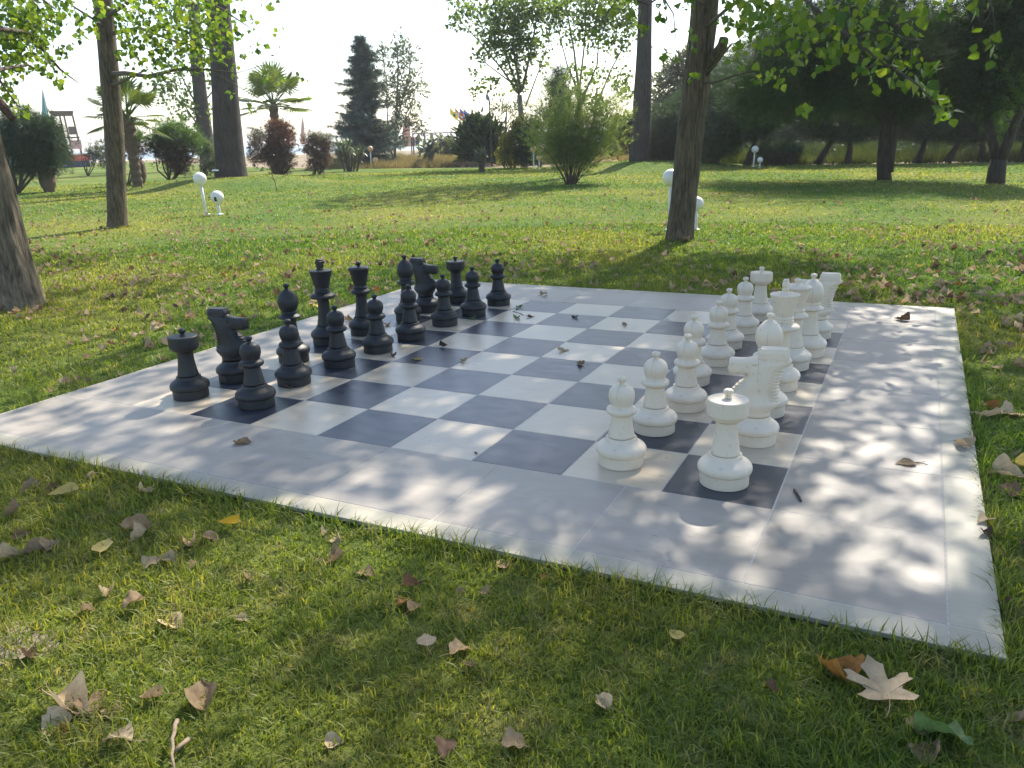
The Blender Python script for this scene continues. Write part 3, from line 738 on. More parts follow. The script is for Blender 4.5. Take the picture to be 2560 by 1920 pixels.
def canopy(seed, ncl, per):  # unseen leaf clusters, set sunward of the spots they should shade
    rg = np.random.default_rng(seed); n = ncl*30
    sx = rg.uniform(-4.5, 8.5, n); sy = rg.uniform(-3.2, 8.3, n)
    s = shade_at(sx, sy)
    lai = -np.log(1-np.clip(s, 0, .955)); keep = rg.random(n) < lai/3.1
    sx, sy = sx[keep], sy[keep]; h = rg.uniform(4.9, 10.4, len(sx))
    P = np.stack([sx+h*SUN_DX, sy+h/math.tan(SUN_EL), h], 1)
    ox, oy, z = unproj(P); vis = (z > .5) & (ox > -70) & (ox < 2285) & (oy > -75)
    P = P[~vis]
    tr = np.array([[t6[5][0], t6[5][1]-1.2], [t1[4][0]+1., t1[4][1]+.5], [7.3, 4.8]]); d = np.hypot(P[:, None, 0]-tr[None, :, 0], P[:, None, 1]-tr[None, :, 1])
    d[:, 0] -= 2.2
    w = d.argmin(1)
    ok = d.min(1) < 9.5
    P, w = P[ok], w[ok]
    if len(P) > ncl: P, w = P[:ncl], w[:ncl]
    return P, w
CP, CW = canopy(5, 1500, 20)
for wi, (T, tp, seed) in enumerate(((T6, t6, 31), (T1, t1, 32), (T9, t9, 33))):
    rg = np.random.default_rng(seed); C_ = CP[CW == wi]
    if not len(C_): continue
    # main limbs toward sectors of the unseen shading crown, then twigs to each leaf cluster
    top = np.array(tp[-1]); base = np.array(tp[len(tp)//2]); c0 = np.array([top[0], top[1]])
    ang = np.arctan2(C_[:, 1]-c0[1], C_[:, 0]-c0[0]); nodes = []
    nb = 9; g = MB()
    for b in range(nb):
        sel = C_[(ang > -math.pi+b*2*math.pi/nb) & (ang <= -math.pi+(b+1)*2*math.pi/nb)]
        if len(sel) < 3: continue
        far = sel[np.hypot(sel[:, 0]-c0[0], sel[:, 1]-c0[1]).argsort()[int(len(sel)*.8)]]
        zs = max(4.2, min(far[2]-1.2, 8.)); k = np.interp(zs, [p_[2] for p_ in tp], range(len(tp)))
        a = np.array([np.interp(zs, [p_[2] for p_ in tp], [p_[q] for p_ in tp]) for q in range(3)])
        pts = wiggle(a, far, 6, .03, rg)
        for i in range(1, 6): pts[i][2] += .25*math.sin(math.pi*i/6)*np.linalg.norm(far-a)*.3
        ox, oy, zz = unproj(np.array(pts))
        rad = [.055*(1-i/6.5) for i in range(7)]; V, F = tube_arrays(rel(T, pts), rad, 7); g.add(V, F)
        for i in range(1, 7):
            for f in (0, .5): nodes.append(np.array(pts[i])*(1-f)+np.array(pts[i-1])*f)
    nodes = np.array(nodes+[np.array(p_) for p_ in tp[4:]])
    for c in C_:
        k = np.linalg.norm(nodes-c, axis=1).argmin(); a = nodes[k]
        pts = wiggle(a, c, 3, .06, rg); V, F = tube_arrays(rel(T, pts), [.014, .01, .007, .004], 4, False); g.add(V, F)
    o = obj('branches', g.mesh('branches', M['twig']), T); tag(o, kind='stuff')
    n = 22; P = np.repeat(C_, n, 0)+rg.normal(size=(len(C_)*n, 3))*np.array([.22, .22, .17])
    ox, oy, z = unproj(P); P = P[~((z > .3) & (ox > -20) & (ox < 2235) & (oy > -20))]
    d = rg.normal(size=(len(P), 3)); d[:, 2] -= .4
    o = obj('crown', cloud('crown', rel(T, P) if False else P-np.array(T.location), .085+.05*rg.random(len(P)), T_poplar(), M['poplar'], rg, dirs=d), T); tag(o, kind='stuff')  # leaves kept out of view, spread to cast the wanted shade

# branches that hang into view
def rel_at(T, *pp): return rel(T, [at(*p_) for p_ in pp])
for pts, r0, r1 in (
    ([(1523, 60, 11.8), (1570, 20, 10.8), (1640, -30, 9.5), (1700, -40, 8.6)], .024, .018), ([(1700, -40, 8.6), (1760, 20, 8.2), (1830, 75, 7.9), (1900, 130, 7.6), (1935, 150, 7.4)], .02, .009),
    ([(1935, 150, 7.4), (1985, 185, 7.3), (2010, 215, 7.2), (2035, 235, 7.2)], .008, .004), ([(1830, 75, 7.9), (1900, 65, 7.7), (1960, 85, 7.6), (1985, 90, 7.5)], .008, .004), ([(1900, 130, 7.6), (1880, 145, 7.5), (1865, 150, 7.5)], .006, .003),
    ([(1520, 170, 11.9), (1560, 120, 11.3), (1580, 95, 11.)], .02, .01), ([(1515, 180, 11.9), (1545, 178, 11.4), (1580, 165, 11), (1640, 150, 10.4)], .018, .008), ([(1640, -30, 9.5), (1650, 60, 9.2), (1630, 120, 9.)], .012, .005),
    ([(1760, -30, 8.4), (1735, 80, 8.3), (1720, 160, 8.3), (1735, 225, 8.3)], .008, .003), ([(1520, 10, 11.8), (1480, -20, 10.8), (1430, -10, 9.8), (1400, 10, 9.4), (1398, 60, 9.3)], .02, .006), ([(1430, -10, 9.8), (1455, 30, 9.6), (1460, 90, 9.5)], .01, .004),
    ([(1400, 10, 9.4), (1340, -10, 9.2), (1310, 30, 9.1), (1300, 75, 9.1)], .01, .004), ([(1390, 80, 9.3), (1420, 115, 9.3), (1435, 130, 9.3)], .005, .003), ([(2120, -40, 7.), (2145, 20, 7.), (2120, 60, 7.)], .008, .003), ([(2145, 20, 7.), (2150, 80, 7.)], .004, .002), ([(1700, -40, 8.6), (1850, -60, 8), (2000, -50, 7.3), (2120, -40, 7.)], .02, .01)):
    limb(T6, rel_at(T6, *pts), r0, r1, M['twig'])
rg = np.random.default_rng(41)
def ploc(T): return np.array(T.location)
_at = at
def leafy_on(T, cl, D, size, rg, **kw):
    global at
    L = ploc(T); at = lambda *a: _at(*a)-L
    try: leafy(T, cl, D, size, rg, **kw)
    finally: at = _at
leafy_on(T6, [(1585, 60, 40, 22, 9.5), (1640, 70, 50, 26, 9), (1600, 120, 35, 14, 10), (1690, 60, 60, 26), (1760, 60, 60, 26), (1830, 50, 60, 24), (1900, 40, 60, 20), (1750, 120, 50, 14), (1680, 165, 26, 12, 10), (1650, 165, 20, 8, 10.4), (1700, 10, 60, 40), (1850, 5, 60, 40), (1640, 20, 50, 40), (1760, 90, 60, 30), (1590, 30, 40, 20, 9.6), (1950, 30, 60, 20), (1980, 20, 36, 9), (2050, 12, 30, 7), (2110, 8, 30, 7),
    (1870, 110, 36, 12), (1930, 110, 40, 13), (1985, 125, 30, 9), (2010, 140, 22, 7), (1940, 165, 30, 10), (1870, 160, 24, 8), (1895, 190, 12, 4), (1975, 175, 26, 9), (2005, 195, 24, 7), (2030, 218, 20, 8), (2055, 238, 20, 8), (2032, 245, 12, 4), (1740, 230, 12, 7, 8.3), (2105, 62, 10, 2), (2140, 95, 20, 6), (2105, 112, 12, 3), (2150, 125, 9, 2),
    (1480, 8, 24, 8, 9.8), (1495, 70, 16, 5, 10), (1440, 5, 26, 8, 9.6), (1420, 35, 10, 3, 9.5), (1462, 60, 8, 2, 9.5), (1497, 95, 16, 6, 10), (1500, 165, 12, 4, 10.5), (1436, 125, 12, 5, 9.3), (1468, 130, 8, 2, 9.5), (1390, 60, 12, 5, 9.3), (1365, 8, 26, 9, 9.2), (1305, 25, 20, 5, 9.1), (1300, 72, 20, 8, 9.1), (1340, 20, 20, 5, 9.1)], 7.7, .078, rg)
rg = np.random.default_rng(42)
for pts, r0, r1 in (
    ([(238, 160, 17.9), (270, 158, 17.), (320, 165, 16), (380, 150, 15), (450, 150, 14.3), (510, 158, 14)], .05, .008), ([(236, 185, 17.9), (262, 178, 17.3), (290, 162, 16.8), (320, 150, 16.4)], .035, .01), ([(230, 75, 17.9), (300, 60, 16.5), (380, 90, 15.5), (470, 110, 14.6)], .04, .008),
    ([(225, 40, 17.9), (300, -10, 16.5), (400, -20, 15), (480, 20, 14.2), (540, 60, 14)], .04, .006), ([(450, 150, 14.3), (520, 190, 14), (580, 225, 13.8), (640, 245, 13.8)], .008, .003), ([(510, 158, 14), (570, 140, 13.8), (600, 175, 13.8), (655, 200, 13.8)], .006, .003),
    ([(228, 60, 17.9), (200, 40, 17.3), (160, 15, 16.5), (120, -20, 15.8)], .03, .008), ([(200, 40, 17.3), (215, 110, 17.), (230, 160, 17)], .008, .004), ([(160, 15, 16.5), (175, 70, 16.2), (172, 90, 16.2)], .008, .003)):
    limb(T2, rel_at(T2, *pts), r0, r1, M['twig'])
leafy_on(T2, [(150, 25, 32, 22), (182, 48, 24, 14), (176, 78, 12, 7), (204, 62, 18, 8), (212, 18, 25, 14), (128, 12, 28, 14), (300, 30, 60, 60), (360, 40, 65, 70), (430, 30, 66, 62), (300, 85, 45, 34), (370, 95, 55, 50), (440, 85, 48, 40), (490, 55, 38, 26), (480, 118, 26, 14), (503, 150, 18, 9), (410, 132, 36, 20), (340, 140, 36, 18),
    (280, 132, 24, 10), (262, 110, 20, 9), (540, 50, 18, 7), (560, 95, 16, 8), (528, 108, 18, 6), (350, 165, 14, 5), (580, 6, 20, 6), (590, 110, 18, 5), (570, 160, 14, 5), (612, 172, 14, 4), (655, 160, 14, 4), (660, 205, 8, 3), (500, 200, 10, 3), (540, 230, 8, 2), (600, 60, 14, 4), (330, 60, 80, 120), (430, 60, 80, 110), (470, 20, 60, 50), (300, 10, 60, 60)], 14.5, .088, rg)
rg = np.random.default_rng(43)
for pts, r0, r1 in (([(-75, 130, 9.5), (-20, 60, 10.2), (60, 70, 11), (130, 150, 11.6), (170, 180, 12)], .04, .005), ([(-60, 200, 9.5), (0, 150, 10), (60, 140, 11), (100, 160, 11.5)], .03, .004), ([(-75, 130, 9.5), (0, -10, 10.5), (80, -10, 11), (120, 20, 11.5)], .03, .008), ([(-20, 140, 10.1), (10, 190, 10.2), (40, 230, 10.2), (60, 240, 10.2)], .012, .003)):
    limb(T1, rel_at(T1, *pts), r0, r1, M['twig'])
leafy_on(T1, [(20, 40, 60, 150), (75, 55, 50, 90), (50, 105, 55, 110), (5, 110, 50, 90), (105, 110, 28, 22), (145, 108, 20, 12), (98, 148, 18, 12), (125, 165, 22, 10), (28, 145, 36, 36), (0, 170, 20, 16), (12, 200, 14, 10), (28, 222, 18, 12), (46, 240, 14, 9), (62, 236, 12, 6), (130, 180, 12, 5), (60, 5, 60, 60), (30, 70, 62, 170), (90, 30, 50, 90)], 11.5, .066, rg)

# ---- general builder for trees and shrubs farther off
def cps(cr, D, rg, depth):
    P = []; W = []
    for c in cr:
        ox, oy, rx, ry, n = c[:5]; dd = c[5] if len(c) > 5 else D
        c0 = at(ox, oy, dd); k = mpp(dd); dep = depth if depth else (rx+ry)/2*k
        q, d = ellip(n, rg, (0, 0, 0), (1, 1, 1), .3)
        lump = rg.normal(size=(9, 3)); lump /= np.linalg.norm(lump, axis=1, keepdims=True)
        q = q*(.62+.5*np.clip(((d@lump.T).max(1)-.55)/.45, 0, 1)[:, None]**1.3)*(1+.2*rg.normal(size=(n, 1)))
        hx = np.array([_r2[0], _r2[1], 0]); hx /= np.linalg.norm(hx); hd = np.array([_fw[0], _fw[1], 0]); hd /= np.linalg.norm(hd)
        P.append(c0+q[:, :1]*rx*k*hx+q[:, 1:2]*dep*hd+q[:, 2:3]*ry*k*np.array([0, 0, 1.])); W.append(d[:, :1]*hx+d[:, 1:2]*hd+d[:, 2:3]*np.array([0, 0, 1.]))
    return np.concatenate(P), np.concatenate(W)
def plant(name, label, cat, group, base, D, trunks, crown, tmpl, size, mat, seed, tmat=None, depth=0, per=1, jit=0, outward=.8, up=.3, extra=None):
    """base: sighted foot; D: None means it stands where the sighting meets the lawn. trunks: ([(ox,oy[,D])..], r0, r1). crown: (ox,oy,rx,ry,n[,D])"""
    rg = np.random.default_rng(seed)
    if D is None: b = gnd(*base); D = math.hypot(*(b-CAM)[:2])
    else: b = at(base[0], base[1], D); b[2] = float(gz(b[0], b[1]))
    T = empty(name, b, 0, label, cat, group); L = np.array(b); first = True
    for tr in trunks:
        pp, r0, r1 = tr[:3]
        pts = [at(p_[0], p_[1], p_[2] if len(p_) > 2 else D) for p_ in pp]
        if first: pts[0][2] = min(pts[0][2], L[2]-.05); first = False
        if len(tr) > 3: nm = tr[3]
        else: nm = 'trunk' if tr is trunks[0] else 'branch'
        m_ = len(pts); rad = [r0+(r1-r0)*i/(m_-1) for i in range(m_)]
        V, F = tube_arrays([p_-L for p_ in pts], rad, 10 if nm == 'trunk' else 6)
        obj(nm, pymesh(nm, V, F, tmat or M['twig'], True), T)
    sets = crown if isinstance(crown, dict) else {mat: crown}
    for mt_, cr in sets.items():
        P, W = cps(cr, D, rg, depth); per_, jit_ = per, jit
        if tmpl is not POP and size < .6:
            sub = rg.random(len(P)) < .14; P, W = P[sub], W[sub]; per_, jit_ = 7, size*.42
        if per_ > 1:
            P = np.repeat(P, per_, 0)+rg.normal(size=(len(P)*per_, 3))*jit_; W = np.repeat(W, per_, 0)
        P[:, 2] = np.maximum(P[:, 2], L[2]+.02)
        d = W*outward+rg.normal(size=W.shape)*.6; d[:, 2] += up
        me = cloud('crown', P-L, size*(.6+.8*rg.random(len(P))), tmpl, M[mt_] if isinstance(mt_, str) else mt_, rg, dirs=d)
        tag(obj('crown', me, T), kind='stuff')
    return T
FAN = T_fan(5, 1.3, .035); FAN7 = T_fan(8, 2.4, .022, 3); SPR = T_fan(6, .8, .05, 5); LONG = T_long(.15); POP = T_poplar()
NEED = T_fan(9, 2.6, .012, 7)

# big bare trunks on their mounds
def big_trunk(label, pts, rad, D, seed, crown):
    b = pts[0]; T = empty('old_poplar_tree', b, 0, label, 'tree', 'big bare trunks on grass mounds')
    P = [at(p_[0], p_[1], D) for p_ in b_] if False else pts
    top = P[-1]; P = P+[top+np.array([0, 0, 3.]), top+np.array([.1, 0, 8.])]
    P2 = [P[0]-np.array([0, 0, .3])]+P[1:]
    obj('trunk', trunk_mesh('trunk', [p_-b for p_ in P2], rad, M['bark2'], 44, .035, seed, .16, False), T)
    rg = np.random.default_rng(seed); q, d = ellip(crown, rg, top+np.array([0, 0, 8.5])-b, (3.2, 3.2, 5), .3)
    tag(obj('crown', cloud('crown', q, .3, POP, M['poplar_far'], rg), T), kind='stuff')
    g = MB()
    for i in range(14):
        a = top+np.array([0, 0, 2.5+rg.random()*5]); e = a+np.array([rg.normal()*2, rg.normal()*2, 2+rg.random()*3]); g.tube([p_-b for p_ in wiggle(a, e, 3, .05, rg)], [.09, .06, .04, .02], 5)
    tag(obj('branches', g.mesh('branches', M['twig']), T), kind='stuff')
big_trunk('massive bare trunk on a mound behind the nearer white globe lamps', [at(502, 384, 34), at(497, 340, 34), at(489, 240, 34), at(483, 150, 34), at(473, 40, 34), at(468, -60, 34)], [.62, .545, .49, .455, .42, .38, .3, .1], 34, 61, 1500)
big_trunk('tall bare straight trunk on a mound in front of the dark trees', [at(1381, 351, 38), at(1383, 310, 38), at(1388, 200, 38), at(1392, 90, 38), at(1394, -40, 38)], [.5, .44, .375, .31, .28, .2, .08], 38, 62, 1500)
TREEG = 'garden trees on the far side of the lawn'
plant('leaning_tree', 'slimmer trunk with wispy side twigs leaning left behind the massive bare trunk', 'tree', TREEG, (448, 352), 60, [([(450, 352), (446, 310), (434, 220), (425, 130), (418, 0), (415, -80)], .55, .3), ([(440, 255), (410, 200), (385, 150), (370, 90)], .08, .02), ([(437, 285), (400, 230), (350, 190)], .07, .015), ([(445, 215), (465, 190), (470, 150)], .06, .02), ([(436, 300), (420, 270), (380, 240)], .04, .01)],
      [(380, 205, 45, 30, 260), (345, 185, 22, 18, 90), (405, 240, 35, 25, 160), (440, 235, 22, 30, 70), (425, 280, 20, 20, 60), (370, 160, 40, 25, 150), (400, 60, 80, 80, 700), (455, 170, 18, 30, 60)], POP, .2, 'poplar_far', 63, M['bark2'])
# palms
def palm(label, base, D, top, nf, Lpx, seed, fan_n=26):
    rg = np.random.default_rng(seed); k = mpp(D); c = at(top[0], top[1], D); b = np.array([c[0], c[1], GZ])
    T = empty('fan_palm', b, 0, label, 'palm tree', 'fan palms')
    h = c[2]-b[2]; g = MB(); pts = [(0, 0, -.05), (.03, 0, h*.5), (0, 0, h)]
    V, F = tube_arrays([(0, 0, -.05+(h+.05)*i/20) for i in range(21)], [.17*(1+.2*(i % 2))*(1+.25*(i > 16)) for i in range(21)], 12); g.add(V, F)
    obj('trunk', g.mesh('trunk', simple('palm_trunk', (.12, .085, .055), .95, .35, 25, .02)), T)
    L = Lpx*k
    for i in range(nf):
        az = i*2.4+rg.normal()*.2; el = R(80-105*(i/nf)**.9)+rg.normal()*.1
        d = np.array([math.cos(az)*math.cos(el), math.sin(az)*math.cos(el), math.sin(el)]); pet = L*.52
        o3 = np.array([0, 0, h]); e = o3+d*pet; e[2] -= .12*L*(1-i/nf)*0
        g = MB(); g.tube([o3, o3+d*pet*.6+[0, 0, .02], e], [.035, .025, .018], 5)
        side = np.cross(d, [0, 0, 1.]); side /= max(1e-6, np.linalg.norm(side)); nrm = np.cross(side, d)
        V = []; F = []
        for j in range(fan_n):
            a = (j/(fan_n-1)-.5)*R(230); q = d*math.cos(a)+side*math.sin(a); ll = L*.55*(.75+.25*math.cos(a*.7))*(.92+.12*rg.random())
            w = ll*.03; s_ = np.cross(q, nrm); dr = np.array([0, 0, -.18*ll*(abs(a)*.4+.3)])
            n0 = len(V); V += [e, e+q*ll*.55+s_*w+nrm*.02, e+q*ll*.55-s_*w-nrm*.02, e+q*ll*.8+dr*.5+s_*w*.6, e+q*ll*.8+dr*.5-s_*w*.6, e+q*ll+dr]
            F += [(n0, n0+1, n0+2), (n0+1, n0+3, n0+4, n0+2), (n0+3, n0+5, n0+4)]
        g.add(V, F); obj('frond', g.mesh('frond', M['palm']), T)
    return T
palm('fan palm showing behind the slim poplar on the left', (283, 400), 34, (275, 255), 17, 84, 71)
palm('fan palm rising above the reddish brown bush', (600, 382), 46, (590, 228), 22, 88, 72)

# shrubs on the left
SH = 'clipped shrubs along the left of the lawn'
def stems(base, D, tips, r0=.04, r1=.015, seed=0):
    rg = np.random.default_rng(seed); out = []
    for (x, y) in tips: out.append(([(base[0]+rg.normal()*3, base[1]), ((base[0]*.45+x*.55)+rg.normal()*4, (base[1]+y)/2+5), (x, y)], r0, r1, 'stem'))
    return out
plant('juniper_shrub', 'large blue green juniper shrub with bare dark stems at the left edge', 'shrub', SH, (40, 420), None, stems((38, 418), 0, [(10, 330), (30, 320), (50, 325), (75, 325), (100, 330), (60, 300)], .06, .03, 1), {'juniper': [(40, 275, 46, 30, 900), (80, 285, 45, 32, 900), (10, 300, 40, 30, 600), (112, 300, 26, 34, 500), (60, 315, 55, 22, 700)], 'bushdark': [(35, 345, 45, 34, 900), (85, 345, 30, 25, 500)]}, FAN7, .32, None, 81)
plant('juniper_shrub', 'dark rounded juniper behind the wrapped stump on the left', 'shrub', SH, (128, 378), None, [], {'bushdark': [(125, 345, 22, 28, 900), (118, 320, 22, 30, 600)]}, FAN7, .32, None, 82)
plant('rounded_shrub', 'small shrub with rust tinged top partly hidden by the slim poplar trunk', 'shrub', SH, (275, 402), None, stems((275, 401), 0, [(262, 340), (272, 335), (285, 335), (300, 340), (290, 330)], .035, .02, 2), {'bushgreen': [(284, 300, 28, 17, 900)], 'bushbrown': [(285, 325, 28, 20, 900)], 'bushred': [(300, 312, 14, 12, 200)]}, FAN, .17, None, 83)
plant('rounded_shrub', 'large vase shaped green shrub with brown underside and bare stems', 'shrub', SH, (372, 397), None, stems((370, 396), 0, [(335, 330), (345, 325), (358, 330), (370, 325), (385, 330), (400, 328), (412, 335), (392, 345)], .05, .02, 3),
      {'bushgreen': [(372, 290, 48, 27, 2600), (410, 305, 26, 22, 800), (340, 300, 24, 20, 700)], 'bushbrown': [(378, 330, 46, 26, 2200), (385, 358, 26, 22, 900)], 'bushdark': [(355, 322, 36, 20, 800)]}, FAN, .19, None, 84)
plant('rounded_shrub', 'small thin shrub between the big green shrub and the massive trunk', 'shrub', SH, (443, 372), 47, stems((437, 392), 0, [(432, 330), (440, 325), (450, 330)], .04, .02, 4), {'bushgreen': [(437, 318, 14, 22, 300)], 'grey': [(448, 335, 18, 28, 400)], 'bushdark': [(452, 362, 14, 12, 260)]}, FAN, .28, None, 85)
plant('rounded_shrub', 'rounded shrub with a reddish brown dying crown', 'shrub', SH, (605, 382), None, stems((605, 380), 0, [(585, 340), (595, 330), (605, 330), (620, 335), (628, 340)], .06, .03, 5), {'bushred': [(603, 282, 28, 22, 1300), (600, 305, 36, 26, 1500)], 'bushbrown': [(600, 335, 42, 30, 2600), (604, 362, 22, 20, 900)]}, FAN, .2, None, 86)
plant('rounded_shrub', 'grey purple dying shrub to the right of the reddish one', 'shrub', SH, (688, 378), None, stems((688, 376), 0, [(670, 345), (680, 335), (690, 330), (702, 340)], .05, .03, 6), {'bushbrown': [(688, 318, 32, 28, 2300), (690, 350, 24, 26, 1000)], 'grey': [(690, 298, 26, 12, 300)]}, FAN, .2, None, 87)
plant('rounded_shrub', 'grey shrub between the reddish bush and the purple one, set back', 'shrub', SH, (560, 362), 52, [], {'bushbrown': [(558, 325, 22, 34, 900)], 'grey': [(556, 292, 18, 16, 240)]}, FAN, .28, None, 88)
plant('thin_shrub', 'sparse grey shrub with upright bare stems beside the lifeguard tower', 'shrub', SH, (190, 381), None, stems((190, 380), 0, [(176, 345), (184, 338), (192, 335), (200, 340), (207, 332), (212, 328)], .035, .015, 7), {'grey': [(208, 328, 12, 17, 260)], 'bushbrown': [(196, 340, 16, 18, 200)]}, FAN, .3, None, 89)
plant('thin_shrub', 'upright green shrub left of the slim poplar trunk', 'shrub', SH, (252, 374), 62, stems((248, 372), 0, [(232, 330), (240, 320), (250, 322), (258, 330)], .05, .02, 8), {'juniper': [(242, 335, 18, 26, 700), (246, 310, 10, 16, 160)]}, FAN, .34, None, 90)
def stump(label, ox, oyt, oyb, wpx, D, seed):
    k = mpp(D); c = at(ox, oyb, D); c[2] = GZ; h = (oyb-oyt)*k; r = wpx*k/2; rg = np.random.default_rng(seed)
    T = empty('wrapped_stump', c, 0, label, 'stump', 'wrapped palm stumps')
    pts = [(0, 0, h*i/14) for i in range(15)]; rad = [r*(.62+.38*min(1, i/5.))*(1.0 if i < 13 else .85) for i in range(15)]; ph = rg.random(3)*6
    V, F = tube_arrays(pts, rad, 28, True, lambda i, j, th: 1+.05*math.sin(7*th+i*1.7+ph[0])+.04*math.sin(13*th-i*2.3))
    obj('stump', pymesh('stump', V, F, simple('shaggy_fibre', (.17, .12, .09), .95, .5, 40, .03), True), T)
    g = MB()
    for i in range(9): a = i*.7; g.tube([(math.cos(a)*r*.5, math.sin(a)*r*.5, h*.97), (math.cos(a)*r*.7, math.sin(a)*r*.7, h+.08+.06*rg.random())], [.03, .012], 5)
    tag(obj('cut_stalks', g.mesh('cut_stalks', M['twig'])  , T), kind='stuff')
stump('brown shaggy palm stump, tapered at the foot, beside the large blue green juniper', 101, 338, 381, 27, 36, 1)
stump('brown shaggy palm stump half hidden behind the slim poplar trunk', 303, 341, 384, 24, 40, 2)
def yucca(label, base, px, n, seed, D=None):
    b = gnd(*base) if D is None else at(base[0], base[1], D); D = math.hypot(*(b-CAM)[:2]); b[2] = GZ; k = mpp(D); rg = np.random.default_rng(seed)
    T = empty('yucca', b, 0, label, 'yucca', 'yucca clumps at the lawn edge')
    heads = [(rg.normal()*.3*px*k*.5, rg.normal()*.3*px*k*.5, px*k*(.25+.6*rg.random())) for _ in range(n)]; g = MB()
    for hx, hy, hz in heads: g.tube([(hx*.5, hy*.5, -.05), (hx, hy, hz)], [.06, .04], 6)
    obj('stem', g.mesh('stem', M['twig']), T).__setitem__('kind', 'stuff'); V = []; F = []
    for hx, hy, hz in heads:
        for i in range(34):
            az = rg.random()*6.28; el = R(-35+115*rg.random()); L = px*k*.36*(.8+.4*rg.random()); d = np.array([math.cos(az)*math.cos(el), math.sin(az)*math.cos(el), math.sin(el)]); s_ = np.array([-math.sin(az), math.cos(az), 0])*L*.045
            o3 = np.array([hx, hy, hz]); n0 = len(V); V += [o3-s_*.6, o3+s_*.6, o3+d*L*.5+s_, o3+d*L*.5-s_, o3+d*L-np.array([0, 0, .12*L])]; F += [(n0, n0+1, n0+2, n0+3), (n0+3, n0+2, n0+4)]
    tag(obj('leaves', pymesh('leaves', V, F, M['yucca']), T), kind='stuff')
yucca('tall yucca clump left of the small orange globe lamps, under the spruce', (755, 371), 68, 9, 3)
yucca('yucca clump at the lawn edge in front of the big oleander', (1040, 373), 46, 6, 4)
yucca('small yucca right of the tall orange globe lamp near the tamarisk', (1166, 352), 26, 2, 5, 43)
# spruce with drooping branches, and the light tree behind it
def spruce(label, base, D, top, wpx, seed):
    rg = np.random.default_rng(seed); b = at(base[0], base[1], D); b[2] = GZ; tp = at(top[0], top[1], D); h = tp[2]-b[2]; k = mpp(D); W = wpx*k/2
    T = empty('spruce_tree', b, 0, label, 'spruce', TREEG); dx = (tp-b)*np.array([1, 1, 0])
    obj('trunk', pymesh('trunk', *tube_arrays([(0, 0, -.1), tuple(dx*.5+[0, 0, h*.5]), tuple(dx+[0, 0, h])], [.28, .16, .02], 8), M['bark2'], True), T)
    P = []; Dd = []; g = MB(); z = h*.06
    while z < h*.98:
        f = z/h; L = W*(1-f)**.85*(.55+.75*rg.random())+.15; nb = 8
        for _ in range(nb):
            az = rg.random()*6.283; Lb = L*(.55+.95*rg.random()**1.6); d = np.array([math.cos(az), math.sin(az), 0]); o3 = dx*f+np.array([0, 0, z])
            pts = [o3+d*Lb*s_+np.array([0, 0, -.28*Lb*s_+.22*Lb*s_*s_*1.2]) for s_ in (0, .35, .7, 1)]
            g.tube(pts, [.03, .025, .015, .006], 4, False)
            m_ = int(26*Lb/1.4)+8
            for i in range(m_):
                s_ = .15+.85*i/m_; q = o3+d*Lb*s_+np.array([0, 0, -.28*Lb*s_+.26*Lb*s_*s_]); P.append(q+rg.normal(size=3)*[.09, .09, .04]); Dd.append(d*.8+np.array([-d[1], d[0], 0])*rg.normal()*.9+np.array([0, 0, -.35]))
        z += .09+.09*rg.random()
    tag(obj('branches', g.mesh('branches', M['twig']), T), kind='stuff')
    P = np.array(P); Dd = np.array(Dd)
    tag(obj('crown', cloud('crown', P, .22+.2*rg.random(len(P)), T_fan(7, 1.8, .045, 9), M['spruce'], rg, dirs=Dd), T), kind='stuff')
spruce('dark blue spruce with ragged drooping branches left of centre', (795, 355), 54, (779, 72), 150, 91)
plant('young_tree', 'slender light grey green tree growing right behind the dark spruce', 'tree', TREEG, (855, 352), 58, [([(852, 352), (856, 250), (860, 150), (858, 100)], .09, .03), ([(852, 352), (838, 300), (835, 180), (825, 110)], .07, .02), ([(857, 260), (880, 180), (890, 110)], .06, .02), ([(856, 300), (885, 230), (905, 170)], .05, .015)],
      [(830, 120, 22, 34, 360), (862, 115, 16, 36, 300), (888, 130, 18, 34, 330), (870, 190, 30, 40, 600), (895, 185, 24, 30, 360), (880, 250, 30, 35, 460), (850, 290, 20, 40, 360), (905, 275, 16, 14, 130), (845, 200, 26, 50, 500)], LONG, .3, 'grey', 92, M['bark3'])
# the two tall light poplars in the middle
plant('tall_poplar', 'tall many stemmed poplar with airy crown left of the feathery tamarisk', 'tree', TREEG, (1132, 350), 44, [([(1133, 350), (1128, 280), (1122, 205)], .2, .13), ([(1122, 205), (1085, 150), (1040, 95), (985, 35)], .07, .02), ([(1122, 200), (1090, 110), (1062, -10)], .08, .03), ([(1125, 200), (1108, 100), (1118, -40)], .09, .04), ([(1128, 195), (1150, 95), (1172, -40)], .08, .03), ([(1135, 230), (1165, 150), (1196, 60)], .05, .015), ([(1120, 190), (1060, 145), (1010, 105)], .05, .012)],
      [(1005, 20, 32, 24, 230), (985, 48, 22, 20, 110), (968, 5, 10, 10, 24), (1055, 50, 42, 42, 620), (1100, 20, 60, 46, 1150), (1150, 20, 50, 40, 800), (1105, 80, 46, 36, 760), (1140, 100, 34, 34, 420), (1070, 105, 34, 26, 340), (1110, 140, 32, 26, 260), (1040, 125, 22, 16, 80), (1022, 155, 14, 8, 26), (1060, 180, 30, 18, 110), (1030, 200, 20, 14, 50), (1180, 90, 16, 40, 90), (1170, 140, 16, 20, 46), (1120, 180, 24, 20, 130)], POP, .15, 'poplar_far', 93, M['bark3'], depth=1.6)
